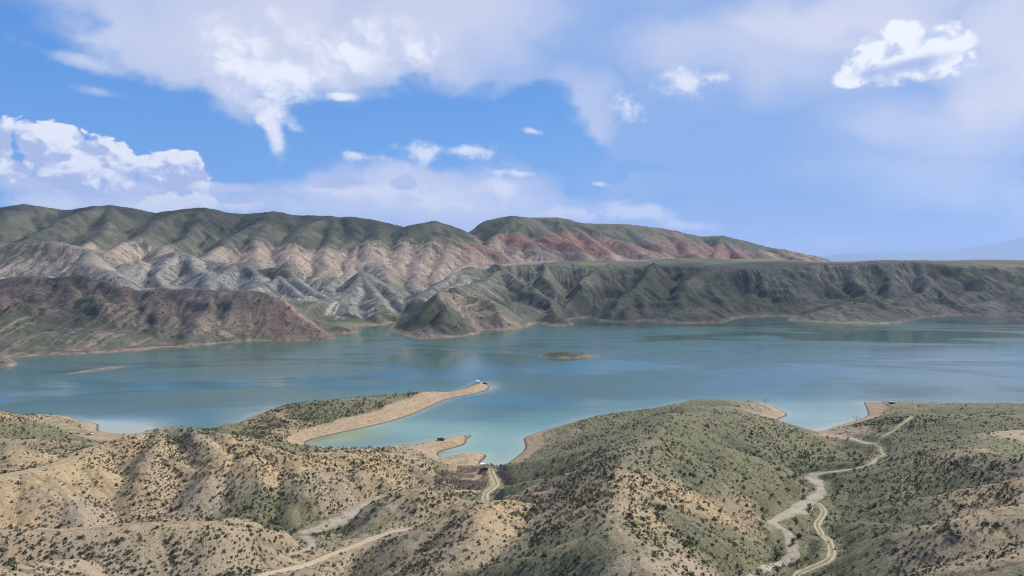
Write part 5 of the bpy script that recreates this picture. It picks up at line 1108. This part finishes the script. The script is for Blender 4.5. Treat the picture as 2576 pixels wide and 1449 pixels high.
def car(name, pos, yaw, paint, label, kind='suv', roof=None, tilt=0.0, extras=()):
    root = bpy.data.objects.new(name, None); COL.objects.link(root); root.location = pos; root.rotation_euler = (0, tilt, yaw); tag(root, label, 'car')
    W = .92; r_ = .38
    if kind == 'suv':
        L0, L1 = -2.2, 2.3; prof = [(-2.2, .45), (-2.25, .75), (-2.2, 1.05), (-2.08, 1.72), (-1.95, 1.80), (.15, 1.80), (.35, 1.76), (.95, 1.14), (1.1, 1.08), (2.05, .98), (2.25, .90), (2.32, .62), (2.28, .42), (1.75, .36), (1.72, .55), (1.6, .72), (1.38, .80), (1.14, .72), (1.0, .55), (.97, .36), (-.97, .36), (-1.0, .55), (-1.14, .72), (-1.38, .80), (-1.6, .72), (-1.75, .55), (-1.78, .36)]
        zt = 1.8; fx = ((.90, 1.17), (.36, 1.70)); rx = ((-2.19, 1.12), (-2.08, 1.66)); sw = [(-1.98, -1.2), (-1.12, -.3), (-.22, .42)]; top = .36
    else:
        prof = [(-2.1, .42), (-2.15, .7), (-2.1, .95), (-1.9, 1.05), (-1.45, 1.42), (-1.25, 1.47), (.1, 1.47), (.25, 1.44), (.95, 1.0), (1.1, .95), (1.95, .84), (2.15, .76), (2.2, .52), (2.15, .36), (1.72, .30), (1.68, .5), (1.58, .64), (1.36, .70), (1.14, .64), (1.04, .5), (1.0, .30), (-.95, .30), (-.98, .5), (-1.1, .64), (-1.32, .70), (-1.54, .64), (-1.64, .5), (-1.68, .30)]
        zt = 1.47; fx = ((.93, 1.02), (.27, 1.42)); rx = ((-1.93, 1.07), (-1.47, 1.40)); sw = [(-1.6, -1.0), (-.92, -.2), (-.12, .55)]; r_ = .33
    link('body', loft(prof, W, zt, .84, 'body', paint), root)
    def yk(z): return W * (1 - .16 * max(0, z - belt) / (zt - belt)) + .004
    z0, z1 = belt + .08, zt - .14
    for s_ in (-1, 1):
        for a, b_ in sw:
            b2 = b_ - (.28 if b_ > .3 else 0); a2 = a + (.12 if (a < -1.5) else 0)
            link('side_window', quadplate([(a, s_ * yk(z0), z0), (b_, s_ * yk(z0), z0), (b2, s_ * yk(z1), z1), (a2, s_ * yk(z1), z1)][::s_], .004, 'side_window', M_glass), root)
        link('mirror', boxm((.72, s_ * (W + .1), belt + .1), (.12, .2, .14), 'mirror', paint), root)
        link('headlight', boxm((2.22 if kind == 'suv' else 2.1, s_ * .68, .78 if kind == 'suv' else .66), (.12, .30, .16), 'headlight', M_lamp), root)
        link('tail_light', boxm((-2.2 if kind == 'suv' else -2.1, s_ * .80, .98 if kind == 'suv' else .82), (.07, .14, .30), 'tail_light', M_red), root)
    def glass(e, nm, sg):
        (xa, za), (xb, zb) = e; dx_ = .012 * sg
        link(nm, quadplate([(xa + dx_, -yk(za) * .86, za), (xa + dx_, yk(za) * .86, za), (xb + dx_, yk(zb) * .86, zb + .012), (xb + dx_, -yk(zb) * .86, zb + .012)], .004, nm, M_glass), root)
    glass(fx, 'windscreen', 1); glass(rx, 'rear_window', -1)
    link('bumper', boxm((2.26 if kind == 'suv' else 2.12, 0, .5), (.16, 1.7, .2), 'bumper', M_plastic), root); link('bumper', boxm((-2.24 if kind == 'suv' else -2.1, 0, .5), (.14, 1.7, .2), 'bumper', M_plastic), root)
    for wx_ in ((1.36, -1.38) if kind == 'suv' else (1.36, -1.32)):
        for s_ in (-1, 1):
            bm = bmesh.new(); bmesh.ops.create_cone(bm, cap_ends=True, segments=20, radius1=r_, radius2=r_, depth=.24); bmesh.ops.bevel(bm, geom=[e for e in bm.edges if abs(e.verts[0].co.z - e.verts[1].co.z) < .01], offset=.04, segments=2, affect='EDGES')
            bmesh.ops.rotate(bm, matrix=__import__('mathutils').Matrix.Rotation(pi / 2, 3, 'X'), verts=bm.verts); w1 = link('wheel', from_bm(bm, 'wheel', M_tyre), root); w1.location = (wx_, s_ * (W - .10), r_)
            bm = bmesh.new(); bmesh.ops.create_cone(bm, cap_ends=True, segments=16, radius1=r_ * .62, radius2=r_ * .5, depth=.05); bmesh.ops.rotate(bm, matrix=__import__('mathutils').Matrix.Rotation(-s_ * pi / 2, 3, 'X'), verts=bm.verts)
            w2 = link('rim', from_bm(bm, 'rim', M_rim), w1); w2.location = (0, s_ * .135, 0)
    if 'spare' in extras:
        bm = bmesh.new(); bmesh.ops.create_cone(bm, cap_ends=True, segments=20, radius1=.37, radius2=.37, depth=.2); bmesh.ops.rotate(bm, matrix=__import__('mathutils').Matrix.Rotation(pi / 2, 3, 'Y'), verts=bm.verts); q = link('spare_wheel', from_bm(bm, 'spare_wheel', M_tyre), root); q.location = (-2.36, 0, 1.12)
    if 'rack' in extras:
        link('roof_rack', tubes([((-1.7, y, 1.93), (.1, y, 1.93), .03, .03) for y in (-.6, .6)] + [((x, -.6, 1.93), (x, .6, 1.93), .025, .025) for x in (-1.6, -1.0, -.4, .1)] + [((x, y, 1.78), (x, y, 1.93), .02, .02) for x in (-1.6, .1) for y in (-.6, .6)], M_rim, 'roof_rack', 6), root)
    if 'tailgate' in extras:
        link('tailgate', quadplate([(-2.15, -.75, 1.84), (-2.15, .75, 1.84), (-3.1, .7, 2.1), (-3.1, -.7, 2.1)], .06, 'tailgate', paint), root)
    if roof: link('roof_panel', boxm((-.9, 0, zt + .012), (1.9, 1.3, .03), 'roof_panel', roof, .01), root)
    return root
seats = {}
p = seat('B', 1150, 683); car('parked_car', p, radians(176), M_black, 'black boxy off-road car parked beside the track at the cove beach', 'suv', extras=('spare', 'rack'))
p = seat('B', 843, 466, 3.5); car('parked_car', p, radians(14), M_navy, 'black off-road car with a pale roof on the narrow sand spit', 'suv', roof=M_white, extras=('spare', 'rack'))
p = seat('C', 1578, 203, 4); car('parked_car', p, radians(-6), M_navy, 'dark car with its tailgate open on the right headland', 'suv', roof=M_white, extras=('tailgate',))
p_right = p
p = seat('A', 648, 424, 4); car('parked_car', p, radians(172), M_white, 'white low car with dark windows parked on the left sandy bay', 'saloon', roof=M_maroon)
p = seat('B', 1117, 56, 5); car('parked_car', p, radians(-80), M_silver, 'silver car facing the viewer on the tip of the long peninsula', 'saloon'); pt = p
p2 = (pt[0] + 5.2, pt[1] + 9, 0); p2 = (p2[0], p2[1], float(hfine(np.array([p2[0]]), np.array([p2[1]]))[0][0])); car('parked_car', p2, radians(8), M_black, 'dark off-road car behind the silver one on the peninsula tip', 'suv')
# awning beside it
M_cloth = pmat('pale_green_cloth', (.50, .68, .62), .8, 0, .1)
aw = bpy.data.objects.new('awning', None); COL.objects.link(aw); aw.location = (pt[0] - 1.8, pt[1] + 9, float(hfine(np.array([pt[0] - 1.8]), np.array([pt[1] + 9.0]))[0][0])); tag(aw, 'pale green white sun awning on poles on the peninsula tip', 'awning')
xs = np.linspace(-2, 2, 9); X, Y = np.meshgrid(xs, np.linspace(-1.6, 1.6, 7)); Z = 2.5 - .07 * X ** 2 - .10 * Y ** 2 + .05 * np.sin(3 * X) ; V = np.stack([X, Y, Z], -1).reshape(-1, 3); V2 = V - [0, 0, .03]; q = quads(*X.shape)
link('canopy', quick_mesh('canopy', np.concatenate([V, V2]), np.concatenate([q, q[:, ::-1] + len(V)]), M_cloth), aw)
for sx in (-1, 1):
    for sy in (-1, 1): link('pole', tubes([((sx * 1.9, sy * 1.5, -.2), (sx * 1.9, sy * 1.5, 2.02), .03, .03)], M_rim, 'pole', 6), aw)

# ================================================================== PEOPLE AND ANIMALS
M_skin = pmat('skin', (.42, .25, .17), .6, 0, .2); M_hair = pmat('dark_hair', (.015, .011, .009), .7); M_jean = pmat('dark_trousers', (.03, .035, .055), .85, 0, .1)
CL = {k: pmat(k + '_clothing', v, .85, 0, .1) for k, v in dict(black=(.02, .02, .022), grey=(.14, .14, .15), blue=(.04, .07, .16), red=(.28, .04, .04), white=(.6, .6, .58), green=(.07, .10, .05)).items()}
def skin_mesh(name, verts, edges, radii, mat, sub=1, root=0):
    me = bpy.data.meshes.new(name); me.from_pydata(verts, edges, []); o = bpy.data.objects.new(name, me); COL.objects.link(o)
    md = o.modifiers.new('s', 'SKIN'); md.use_smooth_shade = True; me.skin_vertices.new() if not me.skin_vertices else None
    for i, rr in enumerate(radii):
        v = me.skin_vertices[0].data[i]; v.radius = (rr, rr) if not isinstance(rr, tuple) else rr; v.use_root = (i == root)
    if sub: o.modifiers.new('u', 'SUBSURF').levels = sub
    dg = bpy.context.evaluated_depsgraph_get(); dg.update(); m2 = bpy.data.meshes.new_from_object(o.evaluated_get(dg)); bpy.data.objects.remove(o); m2.name = name
    m2.materials.clear(); m2.materials.append(mat); return m2
POSE = {  # hip height, knee, ankle (x forward), trunk lean, hands
 'stand': dict(hip=.92, knee=(.03, .50), ankle=(0, .08), neck=(0, 1.46), el=(-.04, 1.13), hand=(.10, .90), sp=1), 'walk': dict(hip=.90, knee=(.12, .49), ankle=(.05, .08), neck=(.04, 1.45), el=(-.12, 1.14), hand=(.06, .92), sp=1),
 'sit': dict(hip=.16, knee=(.42, .42), ankle=(.62, .08), neck=(.10, .70), el=(.22, .42), hand=(.40, .42), sp=1), 'bend': dict(hip=.86, knee=(.10, .46), ankle=(0, .08), neck=(.46, 1.08), el=(.50, .80), hand=(.56, .56), sp=1)}
def person(pos, yaw, pose, top, label):
    q = POSE[pose]; root = bpy.data.objects.new('person', None); COL.objects.link(root); root.location = pos; root.rotation_euler = (0, 0, yaw); tag(root, label, 'person')
    V = [(0, 0, q['hip'])]; Eg = []; R = [.13]
    def add(v, r_, par): V.append(v); R.append(r_); Eg.append((par, len(V) - 1)); return len(V) - 1
    nx, nz = q['neck']; hx, hz = 0, q['hip']
    w1 = add((nx * .4, 0, hz + (nz - hz) * .4), .12, 0); ch = add((nx * .85, 0, hz + (nz - hz) * .78), (.15, .12), w1); nk = add((nx, 0, nz), .055, ch)
    dx_, dz_ = nx - 0, nz - hz; l = math.hypot(dx_, dz_); ux, uz = (dx_ / l * .6, .8 * dz_ / l + .2) if pose != 'bend' else (.8, .3)
    h1 = add((nx + ux * .10, 0, nz + uz * .11), .085, nk); h2 = add((nx + ux * .16 + .015, 0, nz + uz * .22), .095, h1); add((nx + ux * .10 + .11, 0, nz + uz * .13), .018, h1)
    for s_ in (-1, 1):
        sh = add((nx * .88, s_ * .17, nz - .07), .06, ch); e = add((q['el'][0], s_ * .24, q['el'][1]), .042, sh); hd_ = add((q['hand'][0], s_ * .22, q['hand'][1]), .030, e)
        ddx, ddz = q['hand'][0] - q['el'][0], q['hand'][1] - q['el'][1]; dl = math.hypot(ddx, ddz); ddx /= dl; ddz /= dl
        pm = add((q['hand'][0] + ddx * .06, s_ * .215, q['hand'][1] + ddz * .06), .026, hd_)
        for k, (oy, ln) in enumerate(((-.03, .065), (-.01, .08), (.01, .075), (.03, .055))):
            f1 = add((q['hand'][0] + ddx * .10 + .01, s_ * .215 + oy, q['hand'][1] + ddz * .10), .009, pm); add((q['hand'][0] + ddx * (.10 + ln) + .025, s_ * .215 + oy, q['hand'][1] + ddz * (.10 + ln)), .008, f1)
        t1 = add((q['hand'][0] + ddx * .04 + .035, s_ * .19, q['hand'][1] + ddz * .04), .010, hd_); add((q['hand'][0] + ddx * .08 + .05, s_ * .185, q['hand'][1] + ddz * .08), .009, t1)
        lg = add((0, s_ * .09, hz - .04), .10, 0); kk = 1 if (pose != 'walk' or s_ > 0) else -1
        kn = add((q['knee'][0] * kk, s_ * .11, q['knee'][1]), .062, lg); an = add((q['ankle'][0] - (.18 if kk < 0 else 0), s_ * .11, q['ankle'][1]), .040, kn); add((q['ankle'][0] + .15 - (.18 if kk < 0 else 0), s_ * .12, .04), .035, an)
    link('body', skin_mesh('body', V, Eg, R, M_skin), root)
    # clothing follows the same skeleton, a little wider
    i0 = [0, w1, ch]; tv = [V[i] for i in i0] + [V[nk]]; tr = [.145, .14, (.17, .135), .07]; te = [(0, 1), (1, 2), (2, 3)]
    for s_ in (-1, 1):
        sh = (nx * .88, s_ * .17, nz - .07); e = (q['el'][0], s_ * .24, q['el'][1]); tv += [sh, e]; tr += [.075, .055]; te += [(2, len(tv) - 2), (len(tv) - 2, len(tv) - 1)]
    link('shirt', skin_mesh('shirt', tv, te, tr, top), root)
    tv = [V[0]]; tr = [.142]; te = []
    for s_ in (-1, 1):
        kk = 1 if (pose != 'walk' or s_ > 0) else -1
        tv += [(0, s_ * .09, hz - .04), (q['knee'][0] * kk, s_ * .11, q['knee'][1]), (q['ankle'][0] - (.18 if kk < 0 else 0), s_ * .11, q['ankle'][1] + .02)]; n = len(tv); te += [(0, n - 3), (n - 3, n - 2), (n - 2, n - 1)]; tr += [.112, .075, .058]
    link('trousers', skin_mesh('trousers', tv, te, tr, M_jean), root)
    hv = [(nx + ux * .15 - .03, 0, nz + uz * .2), (nx + ux * .17 - .01, 0, nz + uz * .27)]; link('hair', skin_mesh('hair', hv, [(0, 1)], [.095, .08], M_hair), root)
    eye = M_hair
    for s_ in (-1, 1): link('eye', boxm((nx + ux * .13 + .095, s_ * .033, nz + uz * .18), (.012, .022, .012), 'eye', eye, .003), root)
    return root
def off(p, dx_, dy_):
    x, y = p[0] + dx_, p[1] + dy_; return (x, y, float(hfine(np.array([x]), np.array([y]))[0][0]))
person(seat('B', 1100, 52, 1.2), radians(120), 'stand', CL['black'], 'person in dark clothes at the water edge left of the peninsula awning')
person(seat('B', 1088, 60, 1.2), radians(60), 'walk', CL['grey'], 'person in grey walking on the left edge of the peninsula tip')
person(off(pt, 11, 7), radians(20), 'stand', CL['blue'], 'person in blue at the right of the cars on the peninsula tip')
person(seat('B', 1040, 436, 1.0), radians(50), 'stand', CL['black'], 'person in black standing upright at the point of the sand spit')
person(seat('B', 1008, 440, 1.2), radians(-60), 'sit', CL['black'], 'person in black sitting on the sand of the spit')
person(seat('B', 1025, 438, 1.2), radians(200), 'sit', CL['red'], 'person in red sitting between the two others on the spit')
person(seat('B', 1054, 440, 1.0), radians(0), 'bend', CL['white'], 'person in white bending down at the outermost end of the spit')
person(seat('B', 1609, 395, 1.5), radians(100), 'stand', CL['black'], 'person in black alone on the shore edge right of the cove')
person((p_right[0] - 4.4, p_right[1] - .3, off(p_right, -4.4, -.3)[2]), radians(10), 'stand', CL['black'], 'person in dark clothes behind the open tailgate on the headland')
person(seat('A', 888, 430, 1.2), radians(30), 'sit', CL['black'], 'person in black sitting at the waterline of the left bay')
person(seat('A', 897, 427, 1.0), radians(70), 'bend', CL['green'], 'person in green leaning over at the waterline of the left bay')
person(seat('P', 370.3, 395.5, 1.5), radians(190), 'stand', CL['black'], 'person in black standing on the peninsula ridge near the grazing cattle')
def cow(pos, yaw, col, label, graze=True):
    root = bpy.data.objects.new('cow', None); COL.objects.link(root); root.location = pos; root.rotation_euler = (0, 0, yaw); tag(root, label, 'cow')
    V = [(0, 0, 1.02)]; R = [(.30, .36)]; Eg = []
    def add(v, r_, par): V.append(v); R.append(r_); Eg.append((par, len(V) - 1)); return len(V) - 1
    fc = add((.62, 0, 1.02), (.27, .38), 0); rp = add((-.62, 0, 1.08), (.26, .30), 0); tl = add((-.92, 0, 1.12), .10, rp); t2 = add((-1.02, 0, .75), .03, tl); add((-1.0, 0, .45), .045, t2)
    nk = add((.98, 0, 1.05 if graze else 1.30), .19, fc); hd_ = add((1.28, 0, .62 if graze else 1.42), .14, nk); mz = add((1.42, 0, .28 if graze else 1.22), .085, hd_)
    for s_ in (-1, 1): add((1.22, s_ * .24, .72 if graze else 1.50), .035, hd_)
    for s_ in (-1, 1):
        a = add((.66, s_ * .20, .70), .12, fc); b_ = add((.70, s_ * .20, .42), .062, a); add((.68, s_ * .20, .05), .05, b_)
        a = add((-.60, s_ * .22, .74), .15, rp); b_ = add((-.50, s_ * .21, .58), .085, a); c_ = add((-.76, s_ * .20, .42), .055, b_); add((-.70, s_ * .20, .05), .05, c_)
    link('body', skin_mesh('body', V, Eg, R, col), root)
    for s_ in (-1, 1): link('horn', tubes([((1.20, s_ * .10, .84 if graze else 1.56), (1.22, s_ * .24, .96 if graze else 1.70), .03, .01)], M_rim, 'horn', 6), root)
M_cow = pmat('black_hide', (.018, .016, .016), .8); M_cow2 = pmat('brown_hide', (.05, .028, .018), .8)
def hid():
    m, b = new_mat('black_and_white_hide'); n = noise(E(E.nt.nodes.new('ShaderNodeTexCoord').outputs['Object']), 1.4, 2); E.link(mix(ss(n, .52, .56), (.02, .018, .018), (.62, .60, .56)), b.inputs['Base Color']); return m
M_cow3 = hid()
cow(seat('P', 363.7, 397, 1.5), radians(170), M_cow, 'black cow grazing leftmost on the peninsula ridge by the water')
cow(seat('P', 403, 393.3, 2), radians(200), M_cow3, 'black and white cow on the crest near the neck of the peninsula')
cow(seat('P', 408.7, 393, 2), radians(20), M_cow2, 'brown cow grazing with its head down, rightmost on the peninsula crest')
cow(seat('P', 365, 400, 1.5), radians(150), M_cow2, 'dark brown cow lower down among the shrubs of the peninsula')
cow(seat('A', 517, 428, 1.5), radians(160), M_cow, 'black cow on the grass at the far left of the sandy bay')
cow(seat('A', 568, 426, 1.5), radians(205), M_cow2, 'dark brown cow grazing between the black cow and the white car')
# a mat with a bag on the spit
mp = seat('B', 992, 440, 1.0)
o = link('mat', quick_mesh('mat', *(lambda X, Y: (np.stack([X, Y, .05 + .02 * np.sin(4 * X) + X * 0], -1).reshape(-1, 3), quads(*X.shape)))(*np.meshgrid(np.linspace(-1.4, 1.4, 12), np.linspace(-.7, .7, 6))), pmat('white_mat', (.7, .7, .68), .8)))
o.location = mp; tag(o, 'white mat spread on the sand of the spit left of the people', 'mat')
bg_ = bpy.data.objects.new('bag', None); COL.objects.link(bg_); bg_.location = (mp[0] + .9, mp[1] + .1, mp[2] + .07); tag(bg_, 'small black bag lying on the white mat', 'bag')
link('bag_body', boxm((0, 0, .16), (.7, .35, .32), 'bag_body', CL['black'], .08), bg_); link('handle', tubes([((-.2, 0, .30), (-.12, 0, .42), .02, .02), ((-.12, 0, .42), (.12, 0, .42), .02, .02), ((.12, 0, .42), (.2, 0, .30), .02, .02)], CL['black'], 'handle', 5), bg_)
# driftwood on the cove beach
for i, (x, y, l) in enumerate([(1120, 648, 'bleached branch of driftwood at the left end of the cove beach'), (1170, 652, 'pale forked driftwood behind the black car on the cove beach'), (1262, 656, 'pale driftwood at the right end of the cove beach')]):
    p = seat('B', x, y, .3); q = random.Random(i); a = q.uniform(-.5, .5)
    seg = [((-1.6 * cos(a), -1.6 * sin(a), .08), (.2, 0, .14), .11, .09), ((.2, 0, .14), (1.5 * cos(a + .4), 1.5 * sin(a + .4), .3), .09, .04), ((.2, 0, .14), (1.1 * cos(a - .6), 1.1 * sin(a - .6), .5), .07, .02), ((-.6 * cos(a), -.6 * sin(a), .1), (-.5, .7, .6), .05, .02)]
    o = link('driftwood', tubes(seg, pmat('bleached_wood', (.5, .45, .38), .8), 'driftwood', 6)); o.location = p; tag(o, l, 'driftwood')
# foam along the head of the cove
M_foam = pmat('foam', (.75, .77, .76), .7)
C = curve([(*atz('B', *q)[:2], 0) for q in ((1118, 632), (1150, 641), (1200, 645), (1250, 651), (1290, 652), (1325, 636))], .6); S_ = np.arange(len(C)) * .6
T = np.gradient(C[:, :2], axis=0); T /= np.linalg.norm(T, axis=1)[:, None] + 1e-9; Nn = np.stack([-T[:, 1], T[:, 0]], 1); w_ = .25 + 1.1 * sst(fbm(S_ / 3, S_ * 0 + 4, 3), .35, .7); vs = np.linspace(-.6, 1.3, 5)
X = C[:, 0:1] + Nn[:, 0:1] * w_[:, None] * vs; Y = C[:, 1:2] + Nn[:, 1:2] * w_[:, None] * vs
tag(link('foam', quick_mesh('foam', np.stack([X, Y, X * 0 + .035], -1).reshape(-1, 3), quads(*X.shape), M_foam)), 'thin white line of foam along the cove beach', 'foam', kind='stuff')

# ================================================================== unseen thin clouds added high above the far shore to shade parts of it
m = bpy.data.materials.new('thin_shade_cloud'); m.use_nodes = True; E.nt = m.node_tree; b = m.node_tree.nodes['Principled BSDF']; b.inputs['Roughness'].default_value = 1; b.inputs['Specular IOR Level'].default_value = 0
E.link(mix(noise(E(m.node_tree.nodes.new('ShaderNodeTexCoord').outputs['Object']), .004, 4), (.8, .8, .82), (.9, .9, .9)), b.inputs['Base Color']); b.inputs['Alpha'].default_value = .27
def shade_cloud(gx, gy, rx, ry, seed, label):
    ch = 2650.0; k = ch / tan(SUN_EL); X0, Y0 = gx + k * sin(SUN_AZ), gy + k * cos(SUN_AZ)
    X, Y = np.meshgrid(np.linspace(-1.35, 1.35, 90) * rx, np.linspace(-1.35, 1.35, 60) * ry)
    f = 1.05 - np.hypot(X / rx, Y / ry) + 2.4 * (fbm(X / 240 + seed, Y / 240, 5, .55) - .5); t = np.sqrt(np.clip(f, 0, 1))
    q = quads(*X.shape); ok = (f.ravel()[q].min(1) > 0.02); top = np.stack([X, Y, 90 * t * (.6 + .8 * fbm(X / 120, Y / 120 + seed, 4))], -1).reshape(-1, 3); bot = np.stack([X, Y, -12 * t], -1).reshape(-1, 3)
    me = quick_mesh('shade_cloud', np.concatenate([top, bot]), np.concatenate([q[ok], q[ok][:, ::-1] + len(top)]), m); o = link('shade_cloud', me); o.location = (X0, Y0, ch); tag(o, label, 'shade_cloud')
shade_cloud(650, 1640, 680, 270, 3, 'wide thin cloud added out of view to shade the dark hills right of the inlet')
shade_cloud(-850, 1200, 420, 150, 9, 'small thin cloud added out of view to shade the red headland')
shade_cloud(-900, 2300, 900, 170, 21, 'long thin cloud added out of view to shade the left mountain crest')
shade_cloud(1500, 1700, 300, 300, 31, 'round thin cloud added out of view to shade the right end of the far shore')
shade_cloud(250, 2750, 420, 120, 41, 'narrow thin cloud added out of view to shade the tallest far hill')

# ================================================================== HAZE
hz = bpy.data.objects.new('haze', bpy.data.meshes.new('haze')); COL.objects.link(hz)
x0, x1, y0, y1, z0, z1 = -60000, 60000, -3000, 82000, -12, 2450
hz.data.from_pydata([(x, y, z) for z in (z0, z1) for y in (y0, y1) for x in (x0, x1)], [], [(0, 2, 3, 1), (4, 5, 7, 6), (0, 1, 5, 4), (2, 6, 7, 3), (0, 4, 6, 2), (1, 3, 7, 5)])
m = bpy.data.materials.new('haze'); m.use_nodes = True; m.node_tree.nodes.remove(m.node_tree.nodes['Principled BSDF'])
pv = m.node_tree.nodes.new('ShaderNodeVolumePrincipled'); pv.inputs['Color'].default_value = (.46, .64, 1.0, 1); pv.inputs['Density'].default_value = 2.7e-5; pv.inputs['Anisotropy'].default_value = .1
m.node_tree.links.new(pv.outputs[0], m.node_tree.nodes['Material Output'].inputs['Volume']); hz.data.materials.append(m)
tag(hz, 'thin blue air between the near hills and the far ranges', 'haze', kind='stuff')
